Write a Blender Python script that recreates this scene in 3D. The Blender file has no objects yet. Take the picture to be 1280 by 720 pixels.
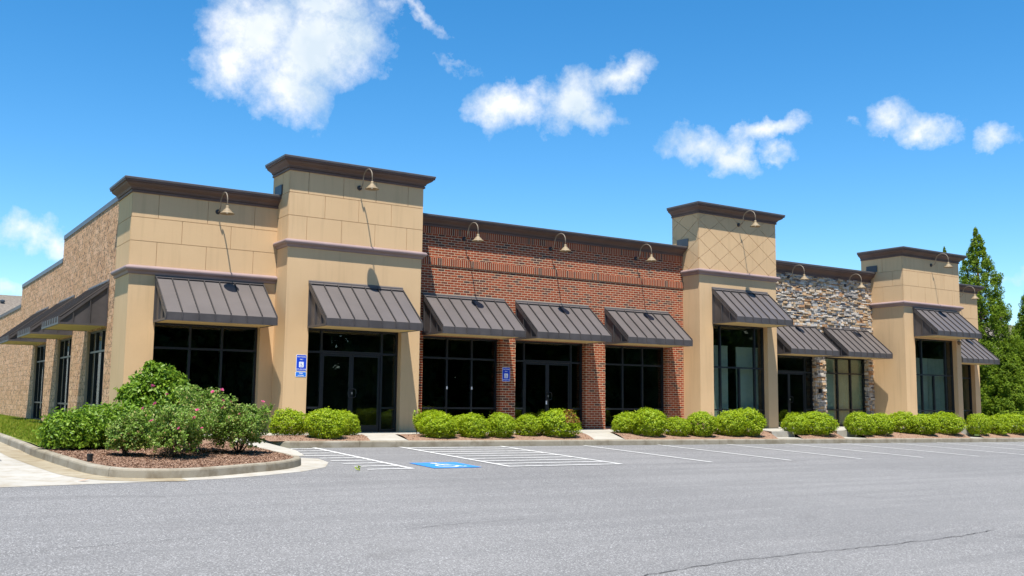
import bpy, bmesh, math, random
import numpy as np
from mathutils import Vector, Matrix, Euler
random.seed(7); RNG = np.random.default_rng(11)
SC = bpy.context.scene; COL = SC.collection

# ------------------------------------------------------------------ camera
F_PX = 1233.61
YAW, PIT, ROL = [math.radians(v) for v in (33.46663, 6.498939, 0.595104)]
fw = Vector((math.sin(YAW)*math.cos(PIT), math.cos(YAW)*math.cos(PIT), math.sin(PIT)))
rt = Vector((math.cos(YAW), -math.sin(YAW), 0)); up = rt.cross(fw)
r2 = math.cos(ROL)*rt + math.sin(ROL)*up; u2 = -math.sin(ROL)*rt + math.cos(ROL)*up
cam = bpy.data.cameras.new('camera'); cam.sensor_width = 36; cam.lens = F_PX/1280*36
cam.clip_start = .1; cam.clip_end = 5000
co = bpy.data.objects.new('camera', cam); COL.objects.link(co)
m = Matrix.Identity(4)
for i in range(3):
    m[i][0] = r2[i]; m[i][1] = u2[i]; m[i][2] = -fw[i]
co.matrix_world = m; SC.camera = co
def sky_dir(x, y):
    return (r2*((x-640)/F_PX) - u2*((y-360)/F_PX) + fw).normalized()

# ------------------------------------------------------------------ materials
class NT:
    def __init__(s, tree): s.t = tree; s.n = tree.nodes; s.l = tree.links
    def add(s, typ, **kw):
        n = s.n.new(typ)
        for k, v in kw.items():
            if k == 'inp':
                for a, b in v.items():
                    if isinstance(b, bpy.types.NodeSocket): s.l.new(b, n.inputs[a])
                    else: n.inputs[a].default_value = b
            else: setattr(n, k, v)
        return n
    def math(s, op, a, b=None, clamp=False):
        n = s.n.new('ShaderNodeMath'); n.operation = op; n.use_clamp = clamp
        for i, v in enumerate((a, b)):
            if v is None: continue
            if isinstance(v, bpy.types.NodeSocket): s.l.new(v, n.inputs[i])
            else: n.inputs[i].default_value = v
        return n.outputs[0]
    def ramp(s, fac, stops, interp='LINEAR'):
        n = s.n.new('ShaderNodeValToRGB'); n.color_ramp.interpolation = interp
        e = n.color_ramp.elements
        while len(e) < len(stops): e.new(.5)
        for el, (p, c) in zip(e, stops):
            el.position = p; el.color = (c, c, c, 1) if isinstance(c, (int, float)) else (*c, 1)
        s.l.new(fac, n.inputs[0]); return n.outputs[0]
    def mix(s, fac, a, b, blend='MIX'):
        n = s.n.new('ShaderNodeMix'); n.data_type = 'RGBA'; n.blend_type = blend
        for i, v in ((0, fac), (6, a), (7, b)):
            if isinstance(v, bpy.types.NodeSocket): s.l.new(v, n.inputs[i])
            elif i == 0: n.inputs[0].default_value = v
            else: n.inputs[i].default_value = (*v, 1)
        return n.outputs[2]
def newmat(name, rough=.8, spec=.3, metal=0):
    mt = bpy.data.materials.new(name); mt.use_nodes = True
    t = NT(mt.node_tree); p = t.n['Principled BSDF']
    p.inputs['Roughness'].default_value = rough; p.inputs['Metallic'].default_value = metal
    p.inputs['Specular IOR Level'].default_value = spec
    t.p = p; t.m = mt
    t.pos = t.n.new('ShaderNodeNewGeometry').outputs['Position']
    return t
def noise(t, scale, detail=3, vec=None, rough=.55):
    n = t.add('ShaderNodeTexNoise', inp={'Scale': scale, 'Detail': detail, 'Roughness': rough})
    t.l.new(vec if vec is not None else t.pos, n.inputs['Vector']); return n.outputs['Fac']
def setcol(t, c): t.l.new(c, t.p.inputs['Base Color'])
def bump(t, h, strength=.4, dist=.01):
    b = t.add('ShaderNodeBump', inp={'Strength': strength, 'Distance': dist, 'Height': h})
    t.l.new(b.outputs[0], t.p.inputs['Normal'])
def plain(name, col, rough=.7, spec=.3, metal=0, var=.12, scale=3.0):
    t = newmat(name, rough, spec, metal)
    f = noise(t, scale, 4); a = tuple(c*(1-var) for c in col); b = tuple(c*(1+var) for c in col)
    setcol(t, t.ramp(f, [(.3, a), (.7, b)])); return t.m
def xyz(t):
    s = t.add('ShaderNodeSeparateXYZ', inp={0: t.pos}); return s.outputs
def uvz(t):
    s = xyz(t); c = t.add('ShaderNodeCombineXYZ')
    t.l.new(t.math('ADD', s[0], s[1]), c.inputs[0]); t.l.new(s[2], c.inputs[1]); return c.outputs[0]

M = {}
def mk_stucco():
    t = newmat('stucco', .92, .15)
    big = noise(t, .55, 4); fine = noise(t, 45, 3)
    s = xyz(t); c = t.add('ShaderNodeCombineXYZ')
    t.l.new(t.math('MULTIPLY', t.math('ADD', s[0], s[1]), 5.0), c.inputs[0]); t.l.new(t.math('MULTIPLY', s[2], .35), c.inputs[2])
    run = noise(t, 1.3, 4, c.outputs[0])
    col = t.ramp(big, [(.22, (.59, .395, .215)), (.5, (.645, .438, .243)), (.78, (.68, .468, .262))])
    col = t.mix(t.math('MULTIPLY', t.ramp(run, [(.52, 0.), (.75, 1.)]), .34), col, (.43, .29, .16))
    col = t.mix(t.math('MULTIPLY', fine, .24), col, (.38, .26, .15))
    setcol(t, col); bump(t, fine, .25, .004); return t.m
M['stucco'] = mk_stucco()
def mk_brick(name, vertical=False):
    t = newmat(name, .88, .2)
    v = uvz(t)
    if vertical:
        s = t.add('ShaderNodeSeparateXYZ', inp={0: v}); c = t.add('ShaderNodeCombineXYZ')
        t.l.new(t.math('SUBTRACT', s.outputs[1], 4.179), c.inputs[0]); t.l.new(s.outputs[0], c.inputs[1]); v = c.outputs[0]
    b = t.add('ShaderNodeTexBrick', inp={'Vector': v, 'Scale': 1.0, 'Mortar Size': .0078, 'Mortar Smooth': .1, 'Bias': 0.0,
        'Brick Width': .235 if not vertical else .2468, 'Row Height': .0785, 'Color1': (0, 0, 0, 1), 'Color2': (1, 1, 1, 1), 'Mortar': (.5, .5, .5, 1)})
    if vertical: b.offset = 0
    tone = t.ramp(b.outputs['Color'], [(0, (.04, .03, .03)), (.10, (.075, .038, .032)), (.17, (.18, .034, .014)), (.45, (.275, .047, .016)), (.75, (.35, .068, .022)), (1, (.245, .042, .016))])
    tone = t.mix(t.math('MULTIPLY', noise(t, 30, 3), .35), tone, (.16, .042, .028))
    tone = t.mix(t.math('MULTIPLY', noise(t, .7, 3), .22), tone, (.38, .11, .045))
    setcol(t, t.mix(b.outputs['Fac'], tone, (.58, .44, .29)))
    h = t.math('SUBTRACT', t.math('MULTIPLY', noise(t, 60, 2), .3), b.outputs['Fac'])
    bump(t, h, .7, .008); return t.m
M['brick'] = mk_brick('red_brick'); M['soldier'] = mk_brick('soldier_brick', True)
def mk_block():
    t = newmat('split_face_block', .95, .1)
    v = uvz(t)
    b = t.add('ShaderNodeTexBrick', inp={'Vector': v, 'Scale': 1.0, 'Mortar Size': .006, 'Mortar Smooth': .3, 'Brick Width': .406, 'Row Height': .203,
        'Color1': (0, 0, 0, 1), 'Color2': (1, 1, 1, 1), 'Mortar': (.5, .5, .5, 1)})
    rock = noise(t, 11.5, 5, None, .72); pit = noise(t, 34, 4)
    col = t.ramp(b.outputs['Color'], [(0, (.72, .42, .235)), (.5, (.80, .49, .285)), (1, (.86, .56, .35))])
    col = t.mix(t.ramp(rock, [(.41, .95), (.485, 0.)]), col, (.15, .088, .06))  # shadow spots of the rough face painted into its low parts
    col = t.mix(t.ramp(pit, [(.55, 0.), (.7, .6)]), col, (.86, .66, .47))
    setcol(t, t.mix(t.math('MULTIPLY', b.outputs['Fac'], .8), col, (.27, .175, .11)))
    h = t.math('SUBTRACT', t.math('ADD', rock, t.math('MULTIPLY', pit, .3)), t.math('MULTIPLY', b.outputs['Fac'], .3))
    bump(t, h, 1.0, .14); return t.m
M['block'] = mk_block()
M['jamb'] = plain('smooth_block', (.40, .30, .22), .9)
STONES = [plain('stone_'+n, c, .9, .2, 0, .28, 14) for n, c in (('pale', (.54, .49, .43)), ('grey', (.30, .275, .25)), ('slate', (.14, .13, .13)), ('tan', (.46, .32, .19)), ('rust', (.40, .225, .115)), ('buff', (.58, .45, .31)))]
M['mortar'] = plain('stone_mortar', (.17, .15, .13), .95)
M['cornice'] = plain('cornice_brown', (.125, .082, .070), .6, .25, 0, .14, 1.2)
M['coping'] = plain('coping_metal', (.115, .10, .098), .4, .5, .2)
M['belt'] = plain('belt_mauve', (.27, .195, .185), .55, .3, 0, .1, 1.5)
M['awning'] = plain('awning_metal', (.112, .097, .091), .42, .4, 0, .10, 1.1)
M['awning_shaded'] = plain('awning_metal_shaded', (.070, .062, .061), .42, .4, 0, .22, 2.2)  # same awning metal, darkened to paint in the weaker sun on upright faces
M['rib_shaded'] = plain('awning_seam_shaded', (.040, .036, .035), .5, .3)  # ribs are the same metal; shadow lines put into their darker colour
M['soffit'] = plain('awning_soffit', (.56, .42, .20), .9)
M['frame'] = plain('storefront_frame', (.010, .013, .018), .35, .5, 0, .1)
M['steel'] = plain('brushed_steel', (.5, .5, .5), .3, .5, .8)
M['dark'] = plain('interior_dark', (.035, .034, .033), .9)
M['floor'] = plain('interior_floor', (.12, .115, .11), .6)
M['roof'] = plain('roof_membrane', (.3, .3, .3), .9)
M['flash'] = plain('flashing', (.045, .055, .068), .45, .4)
M['lampshade'] = plain('lamp_shade', (.26, .195, .115), .6, .3)
M['lamparm'] = plain('lamp_arm', (.19, .15, .105), .5, .4)
M['lampbase'] = plain('lamp_base', (.03, .03, .034), .5, .4)
M['bulb'] = plain('bulb', (.75, .75, .7), .3, .5)
M['signblue'] = plain('sign_blue', (.006, .055, .56), .4, .4, 0, .05)
M['signlight'] = plain('sign_lightblue', (.012, .17, .68), .4, .4, 0, .05)
M['signwhite'] = plain('sign_white', (.78, .8, .82), .5)
M['board'] = plain('wall_board', (.50, .51, .43), .8, .2, 0, .04)
M['curtain'] = plain('curtain_cloth', (.62, .56, .38), .9, .1, 0, .06)
M['blind'] = plain('blind_cloth', (.52, .50, .33), .9, .1, 0, .06)
M['bark'] = plain('bark', (.12, .085, .06), .95, .1, 0, .35, 9)
M['twig'] = plain('twig', (.10, .075, .05), .95, .1, 0, .3, 9)
M['shingle'] = plain('roof_shingles', (.17, .145, .12), .95, .1, 0, .3, 7)
M['siding'] = plain('siding', (.42, .40, .37), .85)
M['black'] = plain('black_plastic', (.015, .015, .015), .5)
M['orange'] = plain('dry_leaf', (.55, .2, .03), .8)
def mk_glass():
    mt = bpy.data.materials.new('tinted_glass'); mt.use_nodes = True; t = NT(mt.node_tree)
    t.n.clear(); out = t.add('ShaderNodeOutputMaterial')
    tr = t.add('ShaderNodeBsdfTransparent', inp={0: (.76, .83, .81, 1)})
    gl = t.add('ShaderNodeBsdfGlossy', inp={'Color': (1, 1, 1, 1), 'Roughness': .01})
    bk = t.add('ShaderNodeNewGeometry').outputs['Backfacing']
    fr = t.add('ShaderNodeFresnel', inp={'IOR': t.math('SUBTRACT', 1.5, t.math('MULTIPLY', bk, .83333))})
    mx = t.add('ShaderNodeMixShader', inp={0: fr.outputs[0], 1: tr.outputs[0], 2: gl.outputs[0]})
    t.l.new(mx.outputs[0], out.inputs[0]); return mt
M['glass'] = mk_glass()
def mk_asphalt():
    t = newmat('asphalt', .9, .25)
    sp = t.add('ShaderNodeTexVoronoi', inp={'Scale': 80.0, 'Vector': t.pos}); sp2 = noise(t, 52, 3, None, .8); big = noise(t, .22, 5); mid = noise(t, 1.9, 4)
    sx = xyz(t); c = t.add('ShaderNodeCombineXYZ')
    t.l.new(t.math('MULTIPLY', sx[0], .12), c.inputs[0]); t.l.new(t.math('MULTIPLY', sx[1], 1.6), c.inputs[1])
    streak = noise(t, 1.0, 5, c.outputs[0])
    g = t.ramp(sp.outputs['Color'], [(0, (.07, .069, .068)), (.35, (.178, .174, .170)), (.7, (.262, .255, .248)), (1, (.55, .54, .53))])
    g = t.mix(t.ramp(sp2, [(.40, .8), (.56, 0.)]), g, (.078, .076, .075))
    g = t.mix(t.ramp(big, [(.35, 0.), (.7, .30)]), g, (.27, .262, .252))
    g = t.mix(t.ramp(streak, [(.42, .30), (.55, 0.)]), g, (.135, .132, .130))
    g = t.mix(t.ramp(mid, [(.60, 0.), (.8, .2)]), g, (.14, .137, .135))
    spot = noise(t, .75, 3, None, .5); g = t.mix(t.ramp(spot, [(.66, 0.), (.74, .28)]), g, (.10, .096, .092))
    setcol(t, g); bump(t, sp2, .5, .006); return t.m
M['asphalt'] = mk_asphalt()
def mk_concrete(name, a, b, stain):
    t = newmat(name, .9, .2)
    big = noise(t, .9, 5); fine = noise(t, 60, 3); mid = noise(t, 3.3, 5, None, .65)
    c = t.ramp(big, [(.3, a), (.7, b)])
    c = t.mix(t.ramp(mid, [(.47, 0.), (.68, .6)]), c, stain)
    c = t.mix(t.math('MULTIPLY', fine, .25), c, tuple(x*.6 for x in a))
    setcol(t, c); bump(t, fine, .3, .003); return t.m
M['walk'] = mk_concrete('walk_concrete', (.36, .34, .29), (.43, .40, .345), (.30, .265, .205))
M['kerb'] = mk_concrete('kerb_concrete', (.25, .215, .155), (.36, .325, .26), (.145, .11, .065))
M['gutterpan'] = mk_concrete('stained_gutter', (.27, .22, .14), (.38, .33, .24), (.18, .125, .065))
M['gutter'] = mk_concrete('gutter_concrete', (.36, .335, .285), (.46, .435, .385), (.28, .225, .15))
def mk_paint(name, col, wear):
    t = newmat(name, .75, .3); w = noise(t, 9, 5, None, .7); w2 = noise(t, 70, 2)
    c = t.mix(t.ramp(w, [(.50, 0.), (.72, wear)]), col, (.17, .17, .175))
    setcol(t, t.mix(t.math('MULTIPLY', w2, .15), c, (.15, .15, .15))); return t.m
M['line'] = mk_paint('white_paint', (.62, .61, .58), .65); M['bluepaint'] = mk_paint('blue_paint', (.02, .21, .62), .35)
def mk_mulch():
    t = newmat('mulch', 1, .05); a = noise(t, 34, 5, None, .75); b = noise(t, 2.2, 4)
    c = t.ramp(a, [(.3, (.10, .058, .04)), (.5, (.27, .165, .11)), (.7, (.44, .30, .215))])
    setcol(t, t.mix(t.math('MULTIPLY', b, .4), c, (.33, .22, .155))); bump(t, a, 1, .03); return t.m
M['mulch'] = mk_mulch()
def mk_leaf(name, ramp, trans=.35, rough=.45, spec=.35):
    t = newmat(name, rough, spec)
    g = t.add('ShaderNodeNewGeometry'); rnd = g.outputs['Random Per Island']
    c = t.ramp(rnd, ramp); c = t.mix(t.math('MULTIPLY', noise(t, 1.7, 2), .35), c, tuple(x*.72 for x in ramp[1][1]))
    setcol(t, c)
    tl = t.add('ShaderNodeBsdfTranslucent'); t.l.new(c, tl.inputs[0])
    mx = t.add('ShaderNodeMixShader', inp={0: trans, 1: t.p.outputs[0], 2: tl.outputs[0]})
    t.l.new(mx.outputs[0], t.n['Material Output'].inputs[0]); return t.m
M['leaf'] = mk_leaf('azalea_leaf', [(0, (.21, .32, .010)), (.5, (.35, .48, .011)), (1, (.50, .57, .015))], .38)
M['leafred'] = mk_leaf('new_growth_leaf', [(0, (.30, .07, .03)), (.5, (.33, .13, .04)), (1, (.25, .2, .03))])
M['laurel'] = mk_leaf('laurel_leaf', [(0, (.10, .20, .016)), (.5, (.19, .33, .022)), (1, (.30, .43, .04))], .42, .45, .35)
M['rose'] = mk_leaf('rose_leaf', [(0, (.11, .21, .025)), (.5, (.21, .35, .04)), (.90, (.36, .45, .12)), (1, (.50, .28, .14))], .35)
M['petal'] = mk_leaf('rose_petal', [(0, (.70, .06, .22)), (.5, (.78, .12, .30)), (1, (.8, .25, .4))], .3)
M['conifer'] = mk_leaf('conifer_spray', [(0, (.08, .15, .010)), (.5, (.16, .25, .012)), (1, (.28, .37, .022))], .45, .6, .2)
M['broad'] = mk_leaf('broad_leaf', [(0, (.028, .06, .01)), (.5, (.05, .10, .014)), (1, (.09, .15, .02))], .3)
M['grass'] = mk_leaf('grass_blade', [(0, (.12, .20, .012)), (.5, (.20, .28, .015)), (1, (.36, .30, .05))], .4, .6, .2)
M['soil'] = plain('lawn_soil', (.13, .16, .028), 1, .1, 0, .3, 4)
M['field'] = plain('field_grass', (.08, .115, .03), 1, .1, 0, .3, .4)

# ------------------------------------------------------------------ mesh helpers
def tag(o, label=None, cat=None, group=None, kind=None):
    for k, v in (('label', label), ('category', cat), ('group', group), ('kind', kind)):
        if v: o[k] = v
    return o
class MB:
    def __init__(s): s.v = []; s.f = []; s.mi = []
    def poly(s, pts, faces, mi=0):
        b = len(s.v); s.v += [tuple(p) for p in pts]
        for f in faces: s.f.append(tuple(b+i for i in f)); s.mi.append(mi)
    def box(s, a, b, mi=0, jit=0):
        x0, y0, z0 = a; x1, y1, z1 = b
        s.poly([(x0, y0, z0), (x1, y0, z0), (x1, y1, z0), (x0, y1, z0), (x0, y0, z1), (x1, y0, z1), (x1, y1, z1), (x0, y1, z1)],
               [(0, 3, 2, 1), (4, 5, 6, 7), (0, 1, 5, 4), (1, 2, 6, 5), (2, 3, 7, 6), (3, 0, 4, 7)], mi)
    def prism(s, ring_a, ring_b, mi=0):
        n = len(ring_a)
        s.poly(list(ring_a)+list(ring_b), [tuple(range(n))[::-1], tuple(range(n, 2*n))]+[(i, (i+1) % n, n+(i+1) % n, n+i) for i in range(n)], mi)
    def tube(s, path, r, seg=8, mi=0):
        pts = [Vector(p) for p in path]; rs = r if isinstance(r, (list, tuple)) else [r]*len(pts); rings = []
        ref = Vector((0, 0, 1))
        for i, p in enumerate(pts):
            d = (pts[min(i+1, len(pts)-1)]-pts[max(i-1, 0)]).normalized()
            a = d.cross(ref)
            if a.length < .05: a = d.cross(Vector((1, 0, 0)))
            a.normalize(); b = d.cross(a)
            rings.append([p+(a*math.cos(2*math.pi*k/seg)+b*math.sin(2*math.pi*k/seg))*rs[i] for k in range(seg)])
        fs = []
        for i in range(len(pts)-1):
            for k in range(seg): fs.append((i*seg+k, i*seg+(k+1) % seg, (i+1)*seg+(k+1) % seg, (i+1)*seg+k))
        fs += [tuple(range(seg))[::-1], tuple((len(pts)-1)*seg+k for k in range(seg))]
        s.poly([q for R in rings for q in R], fs, mi)
    def lathe(s, prof, c, seg=20, mi=0, cap=True):
        n = len(prof); pts = []
        for r, z in prof:
            pts += [(c[0]+r*math.cos(2*math.pi*k/seg), c[1]+r*math.sin(2*math.pi*k/seg), c[2]+z) for k in range(seg)]
        fs = [(i*seg+k, i*seg+(k+1) % seg, (i+1)*seg+(k+1) % seg, (i+1)*seg+k) for i in range(n-1) for k in range(seg)]
        if cap: fs += [tuple(range(seg))[::-1], tuple((n-1)*seg+k for k in range(seg))]
        s.poly(pts, fs, mi)
    def build(s, name, mats, parent=None, loc=None, recalc=True, smooth=False):
        L = Vector(loc) if loc is not None else (parent_world(parent) if parent else Vector((0, 0, 0)))
        me = bpy.data.meshes.new(name)
        me.from_pydata([(x-L.x, y-L.y, z-L.z) for x, y, z in s.v], [], s.f)
        for mt in (mats if isinstance(mats, list) else [mats]): me.materials.append(mt)
        me.polygons.foreach_set('material_index', s.mi)
        if recalc:
            bm = bmesh.new(); bm.from_mesh(me); bmesh.ops.recalc_face_normals(bm, faces=bm.faces); bm.to_mesh(me); bm.free()
        if smooth: me.polygons.foreach_set('use_smooth', [True]*len(me.polygons))
        me.update()
        o = bpy.data.objects.new(name, me); COL.objects.link(o)
        if parent: o.parent = parent
        if loc is not None and not parent: o.location = loc
        return o
def parent_world(p):
    v = Vector((0, 0, 0))
    while p: v += p.location; p = p.parent
    return v
def empty(name, loc, label, cat, group=None, rz=0):
    o = bpy.data.objects.new(name, None); o.empty_display_size = .2; COL.objects.link(o); o.location = loc; o.rotation_euler = (0, 0, rz)
    return tag(o, label, cat, group)
def copy_tree(o, parent=None):
    c = o.copy(); COL.objects.link(c); c.parent = parent
    for ch in list(o.children): copy_tree(ch, c)
    return c
FRONT = lambda plane: (lambda u, d, z: (u, plane+d, z))       # d goes into the building
SIDE = lambda plane: (lambda u, d, z: (plane+d, u, z))
def wall(mb, P, u0, u1, z0, z1, thick, holes=(), mi=0):
    us = sorted({u0, u1, *[h[0] for h in holes], *[h[1] for h in holes]}); zs = sorted({z0, z1, *[h[2] for h in holes], *[h[3] for h in holes]})
    us = [u for u in us if u0 <= u <= u1]; zs = [z for z in zs if z0 <= z <= z1]
    def solid(i, j):
        if i < 0 or j < 0 or i >= len(us)-1 or j >= len(zs)-1: return False
        cu, cz = (us[i]+us[i+1])/2, (zs[j]+zs[j+1])/2
        return not any(h[0] < cu < h[1] and h[2] < cz < h[3] for h in holes)
    for i in range(len(us)-1):
        for j in range(len(zs)-1):
            if not solid(i, j): continue
            a, b, c, d = us[i], us[i+1], zs[j], zs[j+1]
            Q = lambda *p: mb.poly([P(*q) for q in p], [(0, 1, 2, 3)], mi)
            Q((a, 0, c), (b, 0, c), (b, 0, d), (a, 0, d)); Q((a, thick, c), (a, thick, d), (b, thick, d), (b, thick, c))
            if not solid(i-1, j): Q((a, 0, c), (a, 0, d), (a, thick, d), (a, thick, c))
            if not solid(i+1, j): Q((b, 0, c), (b, thick, c), (b, thick, d), (b, 0, d))
            if not solid(i, j-1): Q((a, 0, c), (a, thick, c), (b, thick, c), (b, 0, c))
            if not solid(i, j+1): Q((a, 0, d), (b, 0, d), (b, thick, d), (a, thick, d))
def weld(o):
    bm = bmesh.new(); bm.from_mesh(o.data); bmesh.ops.remove_doubles(bm, verts=bm.verts, dist=.0002)
    bmesh.ops.recalc_face_normals(bm, faces=bm.faces); bm.to_mesh(o.data); bm.free(); return o
def sweep(mb, path, prof, mi=0):
    """profile (offset outwards, z) swept along a flat path; outwards = right of travel"""
    n = len(path); nor = []
    for i in range(n-1):
        dx, dy = path[i+1][0]-path[i][0], path[i+1][1]-path[i][1]; L = math.hypot(dx, dy); nor.append((dy/L, -dx/L))
    rings = []
    for i in range(n):
        if i == 0: o = nor[0]
        elif i == n-1: o = nor[-1]
        else:
            a, b = nor[i-1], nor[i]; k = 1+a[0]*b[0]+a[1]*b[1]; o = ((a[0]+b[0])/k, (a[1]+b[1])/k)
        rings.append([(path[i][0]+o[0]*p, path[i][1]+o[1]*p, z) for p, z in prof])
    for i in range(n-1): mb.prism(rings[i], rings[i+1], mi) if n == 2 else None
    if n > 2:
        k = len(prof)
        fs = [tuple(range(k))[::-1], tuple((n-1)*k+j for j in range(k))]
        fs += [(i*k+j, i*k+(j+1) % k, (i+1)*k+(j+1) % k, (i+1)*k+j) for i in range(n-1) for j in range(k)]
        mb.poly([q for R in rings for q in R], fs, mi)
def clip(poly, box):
    x0, x1, y0, y1 = box
    def half(ps, f, cut):
        out = []
        for i, a in enumerate(ps):
            b = ps[(i+1) % len(ps)]; fa, fb = f(a), f(b)
            if fa >= 0: out.append(a)
            if fa*fb < 0: k = fa/(fa-fb); out.append((a[0]+(b[0]-a[0])*k, a[1]+(b[1]-a[1])*k))
        return out
    for f in (lambda p: p[0]-x0, lambda p: x1-p[0], lambda p: p[1]-y0, lambda p: y1-p[1]):
        poly = half(poly, f, 0)
        if len(poly) < 3: return []
    return poly
def inset(poly, d):
    n = len(poly); A = sum(poly[i][0]*poly[(i+1) % n][1]-poly[(i+1) % n][0]*poly[i][1] for i in range(n))
    if A < 0: poly = poly[::-1]
    if abs(A) < .01: return []
    L = []
    for i in range(n):
        a, b = poly[i], poly[(i+1) % n]; dx, dy = b[0]-a[0], b[1]-a[1]; l = math.hypot(dx, dy)
        if l < 1e-5: continue
        nx, ny = -dy/l, dx/l; L.append((a[0]+nx*d, a[1]+ny*d, dx/l, dy/l))
    out = []
    for i in range(len(L)):
        p, q = L[i-1], L[i]; den = p[2]*q[3]-p[3]*q[2]
        if abs(den) < 1e-6: continue
        k = ((q[0]-p[0])*q[3]-(q[1]-p[1])*q[2])/den; out.append((p[0]+p[2]*k, p[1]+p[3]*k))
    return out if len(out) > 2 else []
def plates(mb, P, polys, t=.02, gap=.007, edge=None):
    for po in polys:
        po = inset(po, gap)
        if po: mb.prism([P(u, -t, z) for u, z in po], [P(u, 0.0, z) for u, z in po])
def ashlar(u0, u1, zs, cuts):
    out = []
    for k in range(len(zs)-1):
        c = [u0]+[x for x in cuts[k % len(cuts)] if u0+.05 < x < u1-.05]+[u1]
        for a, b in zip(c, c[1:]): out.append([(a, zs[k]), (b, zs[k]), (b, zs[k+1]), (a, zs[k+1])])
    return out

# ------------------------------------------------------------------ ground
YC = 22.3
def g(X, Y):
    X = min(max(X, -30), 95); Y = max(Y, -40)
    return -1.07-.0095*X+.036*(min(Y, YC)-YC)+.006*min(max(0, Y-YC), 60)
FLOOR = -.95
def bed(X, Y):
    c = g(X, YC)+.15; return c+(FLOOR-c)*min(1, max(0, (Y-22.42)/2.2))
def island(X, Y):
    c = g(X, min(Y, YC))+.14
    return c+(FLOOR-.02-c)*min(1, max(0, (Y-18)/6.5)) if Y > 18 else c
def patch(name, poly, zf, mat, step=1.5, dz=0, kind='structure', xs=None, ys=None):
    bm = bmesh.new(); bm.faces.new([bm.verts.new((x, y, 0)) for x, y in poly])
    x0, x1 = min(p[0] for p in poly), max(p[0] for p in poly); y0, y1 = min(p[1] for p in poly), max(p[1] for p in poly)
    xs = xs if xs is not None else np.arange(x0+step, x1, step); ys = ys if ys is not None else np.arange(y0+step, y1, step)
    ys = list(ys)+[YC]
    for x in xs: bmesh.ops.bisect_plane(bm, geom=bm.verts[:]+bm.edges[:]+bm.faces[:], plane_co=(x, 0, 0), plane_no=(1, 0, 0))
    for y in ys: bmesh.ops.bisect_plane(bm, geom=bm.verts[:]+bm.edges[:]+bm.faces[:], plane_co=(0, y, 0), plane_no=(0, 1, 0))
    for v in bm.verts: v.co.z = zf(v.co.x, v.co.y)+dz
    bmesh.ops.recalc_face_normals(bm, faces=bm.faces)
    if sum(f.normal.z for f in bm.faces) < 0: bmesh.ops.reverse_faces(bm, faces=bm.faces)
    me = bpy.data.meshes.new(name); bm.to_mesh(me); bm.free(); me.materials.append(mat)
    o = bpy.data.objects.new(name, me); COL.objects.link(o); o['kind'] = kind; return o
GX = [-30, 0, 30, 60, 95]; GY = [-40, 0, YC, 50, YC+60]
patch('ground', [(-1500, -1500), (1500, -1500), (1500, 1500), (-1500, 1500)], g, M['field'], xs=GX, ys=GY, dz=-.012)
patch('parking_lot', [(-29, -18), (62, -18), (62, YC-.02), (2.6, YC-.02), (2.6, 80), (-4.5, 80), (-4.5, YC-.02), (-29, YC-.02)], g, M['asphalt'], xs=GX, ys=[0, YC, 50], dz=-.006)
patch('concrete_apron', [(-25, 16.15), (1.9, 16.05), (3.0, 16.15), (4.2, 16.28), (5.1, 16.4), (6.0, 16.75), (6.9, 17.25), (7.6, 17.9), (8.05, 18.8), (8.16, 19.6), (7.4, 20.2), (6.4, 18.5), (3.6, 17.9), (2.9, 19.9), (2.3, 20.0), (-25, 20.1)], g, M['gutter'], dz=-.002)
patch('gutter_strip', [(2.3, 20.0), (2.9, 19.9), (2.9, 78), (2.3, 78)], g, M['gutter'], step=4, dz=-.0015)
# kerbs
def arc_path(pts, n=5):
    out = []
    P = [Vector((p[0], p[1])) for p in pts]
    for i in range(len(P)-1):
        p0, p1, p2, p3 = P[max(i-1, 0)], P[i], P[i+1], P[min(i+2, len(P)-1)]
        for k in range(n):
            t = k/n
            out.append(.5*((2*p1)+(p2-p0)*t+(2*p0-5*p1+4*p2-p3)*t*t+(3*p1-3*p2+p3-p0)*t**3))
    out.append(P[-1]); return out
def kerb(name, pts, label_kind, w=.15, seglen=3.05, h=.15, taper=None):
    """a kerb swept along a path (body to the left of travel), cut into cast lengths with open joints"""
    pts = [Vector(p) for p in pts]; dist = [0]
    for a, b in zip(pts, pts[1:]): dist.append(dist[-1]+(b-a).length)
    def at(s):
        for i in range(len(pts)-1):
            if s <= dist[i+1] or i == len(pts)-2:
                k = (s-dist[i])/(dist[i+1]-dist[i]); p = pts[i].lerp(pts[i+1], k)
                d = (pts[min(i+2, len(pts)-1)]-pts[max(i-1, 0)]).normalized(); return p, Vector((-d.y, d.x))
    mb = MB(); s = 0; T = dist[-1]
    while s < T-.05:
        e = min(s+seglen, T); ss = [s+.004]+[x for x in dist if s+.05 < x < e-.05]+[e-.004]; rings = []
        for x in ss:
            p, n = at(x); base = g(p.x, min(p.y, YC) if name == 'kerb' else p.y)
            hh = h*(taper(x/T) if taper else 1)
            f = lambda o, z: (p.x+n.x*o, p.y+n.y*o, base+z)
            rings.append([f(0, -.1), f(.012, hh-.035), f(.022, hh-.012), f(.04, hh), f(w, hh), f(w, -.1)])
        k = 6
        mb.poly([q for R in rings for q in R], [tuple(range(k))[::-1], tuple((len(rings)-1)*k+j for j in range(k))]+[(i*k+j, i*k+(j+1) % k, (i+1)*k+(j+1) % k, (i+1)*k+j) for i in range(len(rings)-1) for j in range(k)])
        s = e
    return tag(mb.build(name, M['kerb']), kind='structure')
main_k = [(8.0, 23.4), (8.08, 22.9), (8.25, 22.55), (8.6, 22.35), (9.0, YC)]
kerb('kerb', [Vector(p) for p in main_k]+[Vector((x, YC)) for x in (20, 40, 60)], 1)
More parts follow.
